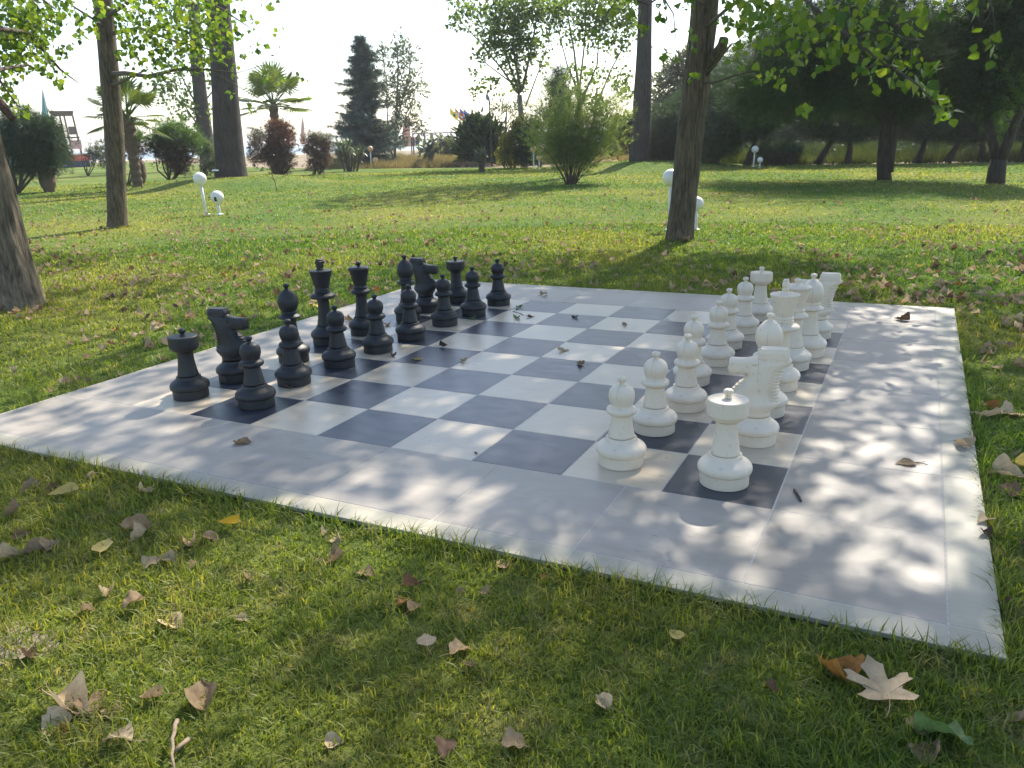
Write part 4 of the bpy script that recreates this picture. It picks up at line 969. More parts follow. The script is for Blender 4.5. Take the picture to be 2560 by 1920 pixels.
plant('tall_poplar', 'tall forked poplar with thin leaning stems directly behind the tamarisk', 'tree', TREEG, (1255, 345), 43, [([(1262, 345), (1256, 280), (1250, 200)], .17, .12), ([(1250, 200), (1225, 140), (1195, 20)], .06, .02), ([(1250, 195), (1240, 110), (1215, -30)], .07, .03), ([(1252, 190), (1262, 100), (1270, -30)], .06, .025), ([(1258, 215), (1290, 140), (1300, -20)], .06, .025), ([(1280, 250), (1320, 150), (1378, 45)], .06, .02), ([(1262, 345), (1285, 250), (1290, 190)], .09, .05)],
      [(1195, 25, 32, 30, 330), (1240, 20, 50, 42, 700), (1300, 20, 52, 46, 850), (1345, 30, 38, 40, 480), (1285, 80, 44, 30, 380), (1235, 85, 30, 20, 100), (1335, 95, 28, 24, 170), (1365, 60, 18, 30, 160), (1250, 160, 30, 24, 90), (1340, 175, 28, 26, 190), (1352, 205, 18, 14, 80), (1290, 165, 30, 30, 140), (1240, 215, 30, 30, 260), (1290, 230, 30, 26, 220), (1200, 60, 24, 14, 60)], POP, .15, 'poplar_far', 94, M['bark3'], depth=1.6)
plant('conifer_tree', 'blue green conifer top showing between the two tall poplars', 'tree', TREEG, (1205, 345), 52, [([(1205, 345), (1206, 250), (1207, 160)], .14, .04)], [(1208, 168, 12, 20, 220), (1204, 200, 24, 22, 420), (1205, 240, 30, 28, 560), (1200, 290, 34, 40, 700), (1190, 182, 10, 8, 60)], FAN7, .45, 'juniper', 95)
def tamarisk(label, foot, seed):
    rg = np.random.default_rng(seed); b = gnd(*foot); D = math.hypot(*(b-CAM)[:2]); k = mpp(D)
    T = empty('tamarisk_bush', b, 0, label, 'shrub'); hx = np.array([_r2[0], _r2[1], 0]); hx /= np.linalg.norm(hx); hd = np.array([_fw[0], _fw[1], 0]); hd /= np.linalg.norm(hd)
    P = []; Dd = []; dark = []
    for i in range(150):
        big = i < 12
        lx = rg.uniform(-1, 1.25) if not big else (-.9+i*.155); ly = rg.uniform(-.7, .7); H = (3.55-.9*abs(lx-.1)**2)*(1 if i % 3 else .8)*rg.uniform(.42, 1.0); W = 1.75*lx*(.55+.45*H/2.9)
        tip = hx*W+hd*ly*1.1+np.array([0, 0, H]); mid = hx*W*.38+hd*ly*.4+np.array([0, 0, H*.55])
        pts = []
        for j in range(9):
            f = j/8; q = (1-f)**2*np.array([lx*.12, ly*.1, -.03])+2*f*(1-f)*mid+f*f*tip; q = q+np.array([0, 0, -.12*f**4*abs(lx)]); pts.append(q+rg.normal(size=3)*.01)
        if big or i % 6 == 0: obj('stem', pymesh('stem', *tube_arrays(pts, [(.026 if big else .014)*(1-j/10) for j in range(9)], 6), M['twig']), T)
        n = int(46*H/2)
        for m_ in range(n):
            f = .28+.72*rg.random()**.8; j = min(7, int(f*8)); q = pts[j]+(pts[j+1]-pts[j])*(f*8-j); ax = pts[j+1]-pts[j]; ax /= np.linalg.norm(ax)
            P.append(q+rg.normal(size=3)*(.05+.10*f)); dd = ax+rg.normal(size=3)*.55; Dd.append(dd)
    P = np.array(P); Dd = np.array(Dd)
    tag(obj('crown', cloud('crown', P, .14+.16*rg.random(len(P)), T_fan(6, .9, .022, 5), M['tamarisk'], rg, dirs=Dd), T), kind='stuff')
tamarisk('wide feathery yellow green tamarisk fanning out from one foot on the lawn', (1232, 400), 96)
plant('weeping_shrub', 'yellowish weeping shrub at the lawn edge left of the tall orange lamp', 'shrub', None, (1105, 352), 42, [([(1112, 352), (1110, 300), (1108, 260)], .07, .03)], [(1100, 310, 18, 40, 900), (1118, 275, 14, 30, 420), (1090, 330, 14, 22, 300)], LONG, .26, 'yellowgreen', 97, outward=.3, up=-1.2)
plant('dark_bush', 'dark upright bush behind the tall orange globe lamp', 'shrub', None, (1140, 350), 41.5, [], [(1140, 300, 18, 40, 1500), (1138, 335, 20, 20, 900), (1152, 275, 12, 20, 300)], FAN, .3, 'bushdark', 98)
plant('bare_tree', 'wispy nearly bare grey tree behind the oleander', 'tree', TREEG, (1085, 345), 50, [([(1090, 345), (1092, 280), (1095, 235)], .08, .03), ([(1092, 290), (1075, 250), (1062, 225)], .03, .01), ([(1093, 270), (1110, 240), (1120, 215)], .03, .01)], [(1080, 240, 24, 26, 330), (1105, 240, 20, 26, 260), (1090, 280, 30, 20, 200)], LONG, .2, 'grey', 99)
plant('oleander_bush', 'big dark green oleander behind the yucca clump at the centre', 'shrub', None, (1035, 352), 50, [], [(1035, 300, 40, 34, 2400), (1030, 330, 40, 22, 1400), (1055, 280, 30, 20, 700), (1010, 290, 20, 22, 500), (1028, 268, 20, 14, 260), (1062, 320, 26, 22, 600)], LONG, .4, 'bushdark', 100, up=.7)
plant('grey_bush', 'low grey green bush left of the big oleander, behind the cut crooked tree', 'shrub', None, (962, 330), 66, [], [(965, 318, 22, 16, 700), (985, 322, 16, 14, 400), (950, 325, 14, 10, 200)], LONG, .4, 'grey', 101)
plant('yellowgreen_bush', 'loose yellow green bush left of the tall bare trunk on its mound', 'shrub', None, (1340, 345), 46, [], {'yellowgreen': [(1345, 290, 24, 26, 360), (1330, 310, 26, 26, 500)], 'poplar_far': [(1350, 275, 26, 20, 200)], 'bushdark': [(1368, 290, 16, 26, 500), (1345, 262, 30, 16, 200)]}, POP, .2, None, 102)
# crooked cut tree
plant('cut_tree', 'small crooked cut back tree with one leafy tuft at the lawn edge', 'tree', None, (928, 356), 50, [([(926, 357), (930, 345), (934, 332), (932, 318)], .16, .1), ([(933, 332), (945, 322), (954, 315), (955, 302)], .07, .05), ([(932, 318), (936, 306), (944, 298)], .08, .05), ([(944, 298), (952, 300), (960, 308)], .03, .02)], [(924, 322, 8, 9, 160)], LONG, .5, 'grey', 103, M['bark3'])

# dark trees on the right
RG = 'dark trees along the right of the lawn'
plant('pine_tree', 'large dark pine with a double trunk standing in its own shadow on the right lawn', 'pine tree', RG, (1911, 390), None, [([(1911, 391), (1908, 350), (1912, 290), (1916, 200), (1918, 80), (1918, -60)], .2, .09), ([(1918, 372), (1926, 310), (1938, 230), (1944, 120), (1950, -60)], .15, .08, 'trunk'), ([(1914, 260), (1860, 235), (1790, 215)], .05, .02), ([(1940, 230), (1990, 215), (2040, 205)], .05, .02), ([(1916, 180), (1800, 150), (1700, 130)], .06, .02), ([(1942, 150), (2040, 120), (2110, 110)], .06, .02)],
      [(1650, 185, 80, 50, 3200), (1740, 120, 120, 80, 5200), (1870, 90, 150, 100, 6500), (1830, 200, 110, 50, 3600), (1990, 190, 100, 55, 3200), (2060, 90, 110, 110, 4400), (1700, 235, 70, 26, 1400), (1900, -80, 260, 90, 5000), (1930, 235, 80, 26, 1500), (1780, 40, 120, 70, 2600), (1620, 215, 40, 30, 700)], NEED, .26, 'pine', 110, M['bark2'], depth=3.0)
plant('pine_tree', 'dark pine with a V shaped trunk near the right edge of the photograph', 'pine tree', RG, (2152, 398), None, [([(2150, 399), (2153, 370), (2158, 345)], .22, .19), ([(2155, 350), (2140, 290), (2132, 220), (2120, 120), (2110, -40)], .12, .07, 'trunk'), ([(2162, 350), (2180, 300), (2200, 250), (2235, 150), (2260, 0)], .13, .08, 'trunk'), ([(2150, 240), (2175, 225), (2200, 205)], .03, .02)],
      {'bushgreen': [(2175, 170, 40, 70, 1500), (2190, 80, 50, 60, 1000)], 'pine': [(2200, 20, 100, 90, 3600), (2140, 60, 60, 90, 2400), (2120, 190, 50, 50, 1300)]}, FAN, .26, None, 111, M['bark2'], depth=1.6)
def back_tree(label, foot, D, crook, crown, mat, seed, size=.5, name='juniper_tree', tmpl=None, cat='tree'):
    return plant(name, label, cat, RG, foot, D, [(crook, .17, .07)]+[([crook[-1], (crook[-1][0]+dx, crook[-1][1]-dy)], .06, .02) for dx, dy in ((-26, 30), (22, 34), (4, 44))], {mat: crown} if not isinstance(mat, dict) else mat, tmpl or FAN7, size, None, seed, M['bark2'], depth=1.6)
back_tree('grey green willowy tree showing between the tall bare trunk and the leaning poplar', (1450, 348), 47, [(1450, 348), (1452, 280), (1455, 220)], [(1445, 165, 34, 22, 520), (1470, 140, 26, 26, 420), (1430, 200, 24, 24, 360), (1490, 180, 30, 50, 700), (1450, 240, 40, 36, 900), (1500, 120, 30, 30, 360)], 'grey', 121, .32, 'willow_tree', LONG)
back_tree('blue green cedar low to the ground left of the leaning poplar', (1440, 350), 40, [(1445, 350), (1440, 330), (1435, 300)], [(1450, 270, 34, 30, 1500), (1430, 305, 28, 26, 1000), (1460, 320, 40, 26, 1400), (1425, 335, 20, 12, 300), (1470, 230, 22, 26, 600)], {'juniper': [(1450, 262, 34, 28, 1300), (1430, 298, 28, 24, 900), (1470, 230, 22, 26, 600)], 'pine': [(1460, 325, 42, 24, 1500), (1440, 320, 30, 22, 700)]}, 122, .36)
back_tree('dark juniper with a leaning trunk just right of the leaning poplar', (1545, 351), 38, [(1542, 351), (1556, 330), (1570, 310)], [], {'juniper': [(1550, 200, 34, 40, 1500), (1540, 260, 40, 40, 1600)], 'pine': [(1560, 300, 48, 34, 2000), (1510, 310, 30, 36, 1000)]}, 123, .36)
back_tree('juniper with a forked trunk beside the pair of small white globe lamps', (1613, 351), 37.5, [(1612, 351), (1622, 330), (1630, 308)], [], {'juniper': [(1605, 195, 32, 34, 1400), (1590, 235, 40, 34, 1300)], 'pine': [(1625, 265, 50, 34, 2000), (1650, 220, 40, 50, 1500)]}, 124, .36)
for k, (fx, cx, lb) in enumerate([(1765, 1800, 'first of the leaning junipers right of the low dark bush'), (1831, 1835, 'upright scrubby juniper left of the double trunked pine'), (1980, 2000, 'leaning dark juniper right of the double trunked pine'), (2045, 2075, 'strongly leaning dark juniper between the two pines'), (2120, 2120, 'dark juniper behind the V shaped pine trunk'), (2205, 2215, 'dark juniper at the far right edge')]):
    rgk = np.random.default_rng(130+k)
    back_tree(lb, (fx, 350), 38.5+k*.3, [(fx, 350), ((fx+cx)/2+3, 322), (cx, 298)], [(cx+rgk.normal()*10, 250, 62, 38, 1700), (cx-30, 215, 60, 45, 1500), (cx+30, 190, 60, 50, 1500), (cx+10, 275, 60, 20, 900), (cx, 130, 70, 60, 1500)], 'pine' if k % 2 else 'bushdark', 131+k, .38)
plant('low_dark_bush', 'low dark brown green bush on the lawn edge right of the small white globe lamps', 'shrub', None, (1680, 352), 37.5, [], {'bushdark': [(1680, 335, 40, 14, 1300), (1660, 328, 20, 12, 400), (1705, 325, 14, 14, 300)], 'bushbrown': [(1685, 340, 36, 12, 500)]}, FAN, .3, None, 140)
# far wood behind them reads as one mass
rg = np.random.default_rng(150); P = []
for i in range(70):
    ox = 1395+i*13.5; D_ = 58+rg.random()*14; top = np.interp(ox, [1395, 1480, 1560, 1700, 2350], [255, 190, 120, 60, 20])+rg.normal()*16; c_ = at(ox, (top+330)/2, D_); hh = (335-top)/2*mpp(D_)
    q, d = ellip(620, rg, c_, (1.7, 2.2, hh), .3); P.append(q)
P = np.concatenate(P); P = P[P[:, 2] > GZ]
tag(obj('far_wood', cloud('far_wood', P, .55+.4*rg.random(len(P)), FAN7, M['bushdark'], rg)), 'dark far wood closing the view behind the trees on the right', 'wood', kind='stuff')
# tall weeds and dry grass beyond the lawn
def tall_grass(name, label, x0, x1, D0, D1, n, h0, mat, seed):
    rg = np.random.default_rng(seed); ox = x0+(x1-x0)*rg.random(n); D_ = D0+(D1-D0)*rg.random(n)
    P = np.array([at(a, 345, b) for a, b in zip(ox, D_)]); P[:, 2] = -.11
    inl = inpoly(P[:, 0], P[:, 1], LAWN); P = P[~inl]; P = P[rg.random(len(P)) < np.clip(vnoise(P[:, 0], P[:, 1], 1.3, seed+5)*2.2-.5, .08, 1)]; n = len(P)
    hh = h0*(.4+vnoise(P[:, 0], P[:, 1], 1.7, seed)+.3*rg.random(n))
    d = rg.normal(size=(n, 3))*.35; d[:, 2] = 1
    me = cloud(name, P, hh, T_fan(7, 1.1, .022, 11), M[mat], rg, dirs=d); tag(obj(name, me), label, 'grass', kind='stuff')
tall_grass('tall_weeds', 'sunlit yellow green tall weeds behind the trees on the right', 1400, 2300, 39.5, 56, 20000, .75, 'weeds', 160)
tall_grass('dry_grass', 'dry straw coloured grass beyond the far edge of the lawn', 690, 1420, 48, 80, 22000, .5, 'drygrass', 161)
rg = np.random.default_rng(170); P = []
for i in range(260):
    ox = rg.uniform(1500, 2330); c_ = at(ox, 345, rg.uniform(40.5, 50)); c_[2] = .1; q, d = ellip(90, rg, c_, (.5+.5*rg.random(), .4, .3+.55*rg.random()), .3); P.append(q)
P = np.concatenate(P); P = P[(P[:, 2] > -.1) & ~inpoly(P[:, 0], P[:, 1], LAWN)]
tag(obj('undergrowth', cloud('undergrowth', P, .3, FAN, M['bushdark'], rg, up_bias=1.)), 'low dark undergrowth among the weeds under the trees on the right', 'undergrowth', kind='stuff')

# ================================================================== GARDEN FURNITURE
M['lamp_white'] = simple('white_painted_metal', (.72, .72, .70), .45, .06, 12)
def opal(name, col):
    mt, t, p, o = new_mat(name); f = noise(t, 6, 4, opos(t))
    t.links.new(ramp(t, f, [(.3, tuple(c*.9 for c in col)), (.7, col)]).outputs[0], p.inputs['Base Color']); p.inputs['Roughness'].default_value = .25
    p.inputs['Subsurface Weight'].default_value = .25; p.inputs['Subsurface Radius'].default_value = (.08, .07, .06); return mt
M['opal'] = opal('opal_globe_plastic', (.80, .79, .75)); M['tan_globe'] = opal('weathered_tan_globe', (.72, .47, .25))
M['socket'] = simple('black_socket', (.02, .02, .02), .5)
def globe_lamp(label, foot, D, top, dia, mat, lean=(0, 0), socket=False, group='garden globe lamps'):
    b = gnd(*foot) if D is None else at(foot[0], foot[1], D); D = math.hypot(*(b-CAM)[:2]); b[2] = float(gz(b[0], b[1])); k = mpp(D)
    T = empty('globe_lamp', b, random.random(), label, 'lamp', group)
    T.rotation_euler = (lean[1], lean[0], 0)
    h = (foot[1]-top)*k; r = dia*k/2*.94; g = MB(); g.tube([(0, 0, -.04), (0, 0, h-2*r+.02)], [r*.21, r*.21], 16); obj('pole', g.mesh('pole', M['lamp_white'], True), T)
    g = MB(); V, F = lathe_arrays([(0, 0), (r*.6, 0), (r*.6, .012), (r*.25, .03), (0, .03)], 20); g.add(V, F); obj('base_plate', g.mesh('base_plate', M['lamp_white']), T)
    g = MB(); V, F = lathe_arrays([(0, h-2*r-.01), (r*.3, h-2*r-.01), (r*.42, h-2*r+.03), (r*.38, h-2*r+.05), (0, h-2*r+.05)], 20); g.add(V, F); obj('collar', g.mesh('collar', M['lamp_white'], True), T)
    g = MB(); g.sphere((0, 0, h-r), r, 32, 20); obj('globe', g.mesh('globe', mat, True), T)
    if socket:
        c = np.array([-.35*_fw[0], -.35*_fw[1], 0])
        g = MB(); q = -np.array([_fw[0], _fw[1], 0]); g.tube([tuple(q*r*.55+[0, 0, h-1.5*r]), tuple(q*r*.97+[0, 0, h-1.45*r]), tuple(q*r*1.06+[0, 0, h-.95*r])], [r*.2, r*.2, r*.17], 10); obj('socket', g.mesh('socket', M['socket']), T)
    return T
GL = 'white globe garden lamps'; GT = 'weathered tan globe lamps'
globe_lamp('taller white globe lamp of the pair on the left lawn', (446, 466), None, 384, 27, M['opal'], (-.04, .02), group=GL)
globe_lamp('shorter white globe lamp of the pair on the left lawn, with a black socket showing', (475, 466), None, 419, 27, M['opal'], (-.02, 0), True, group=GL)
globe_lamp('taller white globe lamp half hidden behind the leaning poplar trunk', (1446, 500), None, 376, 36, M['opal'], group=GL)
globe_lamp('lower white globe lamp peeping out to the right of the leaning poplar trunk', (1503, 500), None, 432, 30, M['opal'], group=GL)
globe_lamp('taller white globe lamp of the small pair in front of the dark trees', (1627, 362), None, 321, 15, M['opal'], (.05, 0), group=GL)
globe_lamp('shorter white globe lamp of the small pair in front of the dark trees', (1641, 364), None, 343, 12, M['opal'], group=GL)
globe_lamp('taller tan globe lamp beside the dark spruce', (802, 362), None, 320, 12.5, M['tan_globe'], (.03, 0), group=GT)
globe_lamp('shorter tan globe lamp beside the dark spruce', (812, 362), None, 342, 12.5, M['tan_globe'], group=GT)
globe_lamp('taller tan globe lamp left of the tamarisk', (1153, 366), None, 320, 13.5, M['tan_globe'], group=GT)
globe_lamp('shorter tan globe lamp left of the tamarisk', (1165, 367), None, 338, 12.5, M['tan_globe'], group=GT)
# path light by the massive trunk
b = at(467, 384, 33); b[2] = float(gz(b[0], b[1])); k = mpp(33); T = empty('path_light', b, 0, 'low black path light with a flat white cap left of the massive trunk', 'lamp')
g = MB(); g.tube([(0, 0, -.05), (0, 0, 15*k)], [.055, .055], 12); obj('post', g.mesh('post', M['socket']), T)
g = MB(); V, F = lathe_arrays([(0, 14*k), (.13, 14*k), (.14, 15*k), (.1, 17*k), (0, 17.5*k)], 20); g.add(V, F); obj('cap', g.mesh('cap', M['lamp_white']), T)
# thin saplings
def sapling(label, foot, pts, D=None, r=.012):
    b = gnd(*foot); D = math.hypot(*(b-CAM)[:2]); T = empty('sapling', b, 0, label, 'sapling', 'bare saplings on the lawn')
    for i, pl in enumerate(pts):
        P = [at(x, y, D)-b for x, y in pl]; nm = 'stem' if i == 0 else 'twig'
        obj(nm, pymesh(nm, *tube_arrays(P, [r*(1-.12*j) if i == 0 else r*.6 for j in range(len(P))], 6), M['twig']), T)
sapling('bare sapling stick leaning left in front of the reddish brown shrub', (691, 477-64), [[(598, 413), (594, 392), (586, 375)], [(594, 392), (584, 383), (572, 378)], [(588, 380), (590, 365), (584, 352)]])
sapling('short bare sapling in front of the grey purple shrub', (703, 392), [[(703, 392), (699, 378), (693, 366)]], r=.014)
sapling('thin bare sapling right of the slim poplar trunk', (304, 415), [[(304, 415), (306, 400), (303, 384), (307, 375)], [(306, 400), (301, 394)]], r=.018)
sapling('tiny bare sapling to the right of the pine shadow', (1513, 348), [[(1513, 348), (1514, 338), (1511, 330)]], r=.014)

# ------------------------------------------------------------------ beach things
wood = simple('grey_brown_wood', (.17, .12, .11), .85, .3, 8); red = simple('red_paint', (.55, .06, .06), .5, .15, 4); blue = simple('dark_blue_paint', (.03, .06, .16), .5, .15, 4); whit = simple('white_paint', (.75, .75, .75), .5, .08, 4)
def frame_at(name, ox, oy, D, label, cat, group=None):
    b = at(ox, oy, D); T = empty(name, (b[0], b[1], -.1), 0, label, cat, group)
    T.rotation_euler = (0, 0, math.atan2(b[1]-CAM[1], b[0]-CAM[0])-math.pi/2); k = mpp(D); z0 = (b[2]+.1)
    return T, k, z0
# local axes: x to the right as seen from the board, y away, z up; helper in sighted marks relative to the foot
D = 95; T, k, z0 = frame_at('lifeguard_tower', 158, 345, D, 'tall open wooden lifeguard tower with a flat roof behind the shrubs on the left', 'tower')
def X(ox): return (ox-158)*k
def Z(oy): return (345-oy)*k+z0
g = MB(); g.box(X(133), X(172), -1, 1.2, Z(263), Z(260)); g.box(X(135), X(171), -.9, 1.1, Z(268), Z(263)-.01); obj('roof', g.mesh('roof', wood), T)
for (xt, xb) in ((136, 141), (149, 153), (156, 160), (170, 175)):
    for y_ in (-.8, .9):
        g = MB(); g.tube([(X(xb), y_, 0), (X(xt), y_, Z(268)-.02)], [.09, .08], 6); obj('post', g.mesh('post', wood), T)
for (x0, x1) in ((139, 150), (159, 172)):
    g = MB(); g.box(X(x0), X(x1), -.9, -.82, Z(301), Z(287)); obj('side_panel', g.mesh('side_panel', wood), T)
g = MB(); g.box(X(139), X(175), -.9, 1, Z(307), Z(305)); obj('platform', g.mesh('platform', wood), T)
g = MB(); g.tube([(X(141), -.95, Z(335)), (X(153), -.95, Z(309))], [.07, .07], 6); obj('brace', g.mesh('brace', wood), T)
g = MB(); g.box(X(158), X(176), -1.1, -1.02, Z(326), Z(311)); sg = simple('faded_red_white_sign', (.62, .33, .33), .6, .25, 3); obj('sign_board', g.mesh('sign_board', sg), T)
D = 88; T, k, z0 = frame_at('beach_boat', 160, 350, D, 'small red and dark blue boat with a white rail behind the shrubs on the left', 'boat')
def hull(w0, w1, z0_, z1_, L, mat, nm):
    V = []; F = []; n = 12
    for z, w in ((z0_, w0), (z1_, w1)):
        for i in range(n+1):
            x = -L/2+L*i/n; V.append((x, -w*math.sin(math.pi*min(.96, .12+.88*i/n)), z))
        for i in range(n, -1, -1):
            x = -L/2+L*i/n; V.append((x, w*math.sin(math.pi*min(.96, .12+.88*i/n)), z))
    m_ = 2*(n+1); F = [tuple(range(m_-1, -1, -1)), tuple(range(m_, 2*m_))]+[(i, (i+1) % m_, m_+(i+1) % m_, m_+i) for i in range(m_)]
    obj(nm, pymesh(nm, V, F, mat), T)
hull(.6, 1., .0, .65, 2.6, blue, 'hull_bottom'); hull(1.0, 1.12, .66, 1.2, 2.9, red, 'hull_side'); hull(1.14, 1.16, 1.21, 1.3, 3.0, whit, 'gunwale')
D = 105; T, k, z0 = frame_at('sail', 118, 345, D, 'tall pointed teal sail standing beyond the blue green juniper on the left', 'sail')
h = (345-218)*k+z0; g = MB(); g.tube([(0, 0, 0), (.1, 0, h)], [.05, .03], 8); obj('mast', g.mesh('mast', whit), T)
V = [(.12, .02, h-.05)]; F = []
for i in range(1, 9):
    f = i/8; y = .12*math.sin(math.pi*f); V += [(.1-1.35*f, y, h-.05-(h-.9)*f), (.1-.55*f, y*1.8, h-.05-(h-.9)*f), (.12+.25*f, 0, h-.05-(h-.9)*f)]
F += [(0, 1, 2), (0, 2, 3)]
for i in range(7): a = 1+3*i; F += [(a, a+3, a+4, a+1), (a+1, a+4, a+5, a+2)]
obj('sail_cloth', pymesh('sail_cloth', V, F, simple('teal_sailcloth', (.12, .38, .42), .7, .1, .6), True), T)
# blue beach chairs
bl = simple('blue_plastic_chair', (.05, .16, .42), .5, .1, 3)
for k_, (ox, lb) in enumerate(((357, 'left one of two blue beach chairs seen beyond the lawn'), (371, 'right one of two blue beach chairs seen beyond the lawn'))):
    D = 116; T, k, z0 = frame_at('beach_chair', ox, 345, D, lb, 'chair', 'blue beach chairs')
    g = MB(); g.box(-.35, .35, -.5, .5, .32, .38); obj('seat', g.mesh('seat', bl), T)
    g = MB(); g.add([(-.35, .45, .4), (.35, .45, .4), (.35, .9, 1.15), (-.35, .9, 1.15), (-.35, .5, .38), (.35, .5, .38), (.35, .95, 1.13), (-.35, .95, 1.13)], [(0, 1, 2, 3), (7, 6, 5, 4), (0, 4, 5, 1), (1, 5, 6, 2), (2, 6, 7, 3), (3, 7, 4, 0)]); obj('backrest', g.mesh('backrest', bl), T)
    for x_ in (-.3, .3):
        for y_ in (-.4, .4):
            g = MB(); g.box(x_-.03, x_+.03, y_-.03, y_+.03, 0, .32); obj('leg', g.mesh('leg', bl), T)
# thatched parasol between the two trunks, and a furled one
th = simple('thatch', (.16, .13, .1), .95, .4, 6, .03)
D = 100; T, k, z0 = frame_at('beach_parasol', 541, 345, D, 'dark thatched beach parasol seen between the two big trunks', 'parasol'); T.location = (*at(467, 345, D)[:2], -.1)
g = MB(); V, F = lathe_arrays([(0, 2.9), (.5, 2.6), (1.5, 2.15), (1.55, 2.05), (1.4, 2.1), (0, 2.7)], 18); g.add(V, F); obj('canopy', g.mesh('canopy', th, True), T)
g = MB(); g.tube([(0, 0, 0), (0, 0, 2.7)], [.06, .05], 8); obj('pole', g.mesh('pole', wood), T)
D = 90; T, k, z0 = frame_at('furled_parasol', 664, 345, D, 'furled pale parasol standing above the shrubs left of the spruce', 'parasol')
g = MB(); g.tube([(0, 0, 0), (-.1, 0, 4.3)], [.04, .03], 8); obj('pole', g.mesh('pole', wood), T)
g = MB(); g.tube([(-.25, 0, 1.5), (-.2, 0, 2.6), (-.1, 0, 3.6), (-.1, 0, 4.2)], [.28, .22, .13, .03], 10); obj('cloth', g.mesh('cloth', simple('pale_peach_cloth', (.6, .42, .33), .8, .1, 4), True), T)
# flags on poles
flc = [('yellow_flag', (.7, .62, .05), 'yellow flag with a dark eagle shape', 'leftmost yellow flag hanging from its pole'), ('red_white_flag', (.6, .05, .06), '', 'red flag with a white cross hanging from its pole'), ('blue_flag', (.03, .05, .3), '', 'dark blue flag hanging from its pole'), ('striped_flag', (.05, .15, .5), '', 'rightmost flag with blue and white stripes')]
fpos = [(1038-62+0, 240, 308), (990, 241, 300), (1000, 241, 300), (1009, 241, 300)]
D = 120
for (ox, oy, _), (nm, c, _d, lb) in zip([(976, 238, 0), (987, 239, 0), (997, 239, 0), (1005, 240, 0)], flc):
    T, k, z0 = frame_at('flag', ox, 330, D, lb, 'flag', 'flags on tall poles beyond the field'); h = (330-oy)*k+z0
    g = MB(); g.tube([(0, 0, 0), (0, 0, h)], [.045, .035], 8); obj('pole', g.mesh('pole', simple('flag_pole', (.6, .5, .25), .5)), T)
    W = 1.15; H = 1.25; n = 9
    def cell(a, b): return (.05+a*W*.9, .12*math.sin(a*5+b*2), h-.15-b*H*.75-a*1.0-.12*math.sin(a*4))
    def patch(nm_, a0, a1, b0, b1, mat, off=0):
        V = []; F = []
        for i in range(n+1):
            for j in range(3):
                a = a0+(a1-a0)*i/n; b = b0+(b1-b0)*j/2; x, y, z = cell(a, b); V.append((x, y-off, z))
        for i in range(n):
            for j in range(2): F.append((i*3+j, (i+1)*3+j, (i+1)*3+j+1, i*3+j+1))
        obj(nm_, pymesh(nm_, V, F, mat, True), T)
    cm = simple(nm+'_cloth', c, .8, .05, 3); wm = simple('white_cloth', (.75, .75, .75), .8, .05, 3)
    patch('cloth', 0, 1, 0, 1, cm)
    if nm == 'red_white_flag': patch('cross', 0, 1, .42, .58, wm, .012); patch('cross', .33, .45, 0, 1, wm, .014)
    if nm == 'striped_flag':
        for b in (.12, .34, .56, .78): patch('stripe', 0, 1, b, b+.1, wm, .012)
    if nm == 'yellow_flag': patch('emblem', .4, .7, .3, .7, simple('black_emblem', (.03, .03, .03), .8), .012)
    if nm == 'blue_flag': patch('star_ring', .4, .6, .35, .65, simple('gold_cloth', (.6, .45, .05), .8), .012)
# pergola and sign board at the beach bar
D = 92; T, k, z0 = frame_at('pergola', 950, 335, D, 'open timber pergola of the beach bar beyond the dry grass', 'pergola')
def X(ox): return (ox-950)*k
def Z(oy): return (335-oy)*k+z0
g = MB(); g.box(X(895), X(1010), -.1, .1, Z(292), Z(290)); obj('top_beam', g.mesh('top_beam', wood), T)
for ox in (897, 921, 937, 953, 975, 1000):
    g = MB(); g.box(X(ox)-.08, X(ox)+.08, -.08, .08, 0, Z(292)-.01); obj('post', g.mesh('post', wood), T)
g = MB(); g.box(X(915), X(960), -.05, .05, Z(304.5), Z(303)); obj('rail', g.mesh('rail', wood), T)
g = MB(); g.tube([(X(905), -.12, Z(296)), (X(912), -.12, Z(293)), (X(922), -.12, Z(297)), (X(935), -.12, Z(293)), (X(950), -.12, Z(296))], [.06]*5, 6); obj('drape', g.mesh('drape', simple('pale_drape', (.45, .36, .36), .9), True), T)
D = 80; T, k, z0 = frame_at('sign_board', 906, 335, D, 'large dark red brown board on two legs right of the spruce', 'sign')
def X(ox): return (ox-906)*k
def Z(oy): return (335-oy)*k+z0
g = MB(); g.box(X(890), X(898.5), -.04, .04, Z(317), Z(299)); obj('panel', g.mesh('panel', simple('red_brown_board', (.2, .06, .05), .6, .15, 2)), T)
g = MB(); g.box(X(899), X(907), -.04, .04, Z(317), Z(299)); o = obj('panel', g.mesh('panel', simple('dark_brown_board', (.1, .05, .05), .6, .15, 2)), T); o['label'] = 'darker right panel'
for ox in (891, 906):
    g = MB(); g.tube([(X(ox), .08, 0), (X(ox), .08, Z(297))], [.05, .05], 6); obj('leg', g.mesh('leg', wood), T)
D = 84; T, k, z0 = frame_at('banner', 889, 335, D, 'pale orange feather banner beside the dark board', 'banner')
g = MB(); g.tube([(0, 0, 0), (0, 0, 4.0)], [.03, .02], 6); obj('pole', g.mesh('pole', whit), T)
V = []; F = []
for i in range(8):
    f = i/7; V += [(0, 0, 3.9-2.9*f), (-.25-.55*math.sin(1.6*f+.3), .06*math.sin(f*6), 3.85-2.9*f)]
for i in range(7): F.append((2*i, 2*i+2, 2*i+3, 2*i+1))
obj('cloth', pymesh('cloth', V, F, simple('pale_orange_cloth', (.75, .4, .3), .8, .1, 3), True), T)
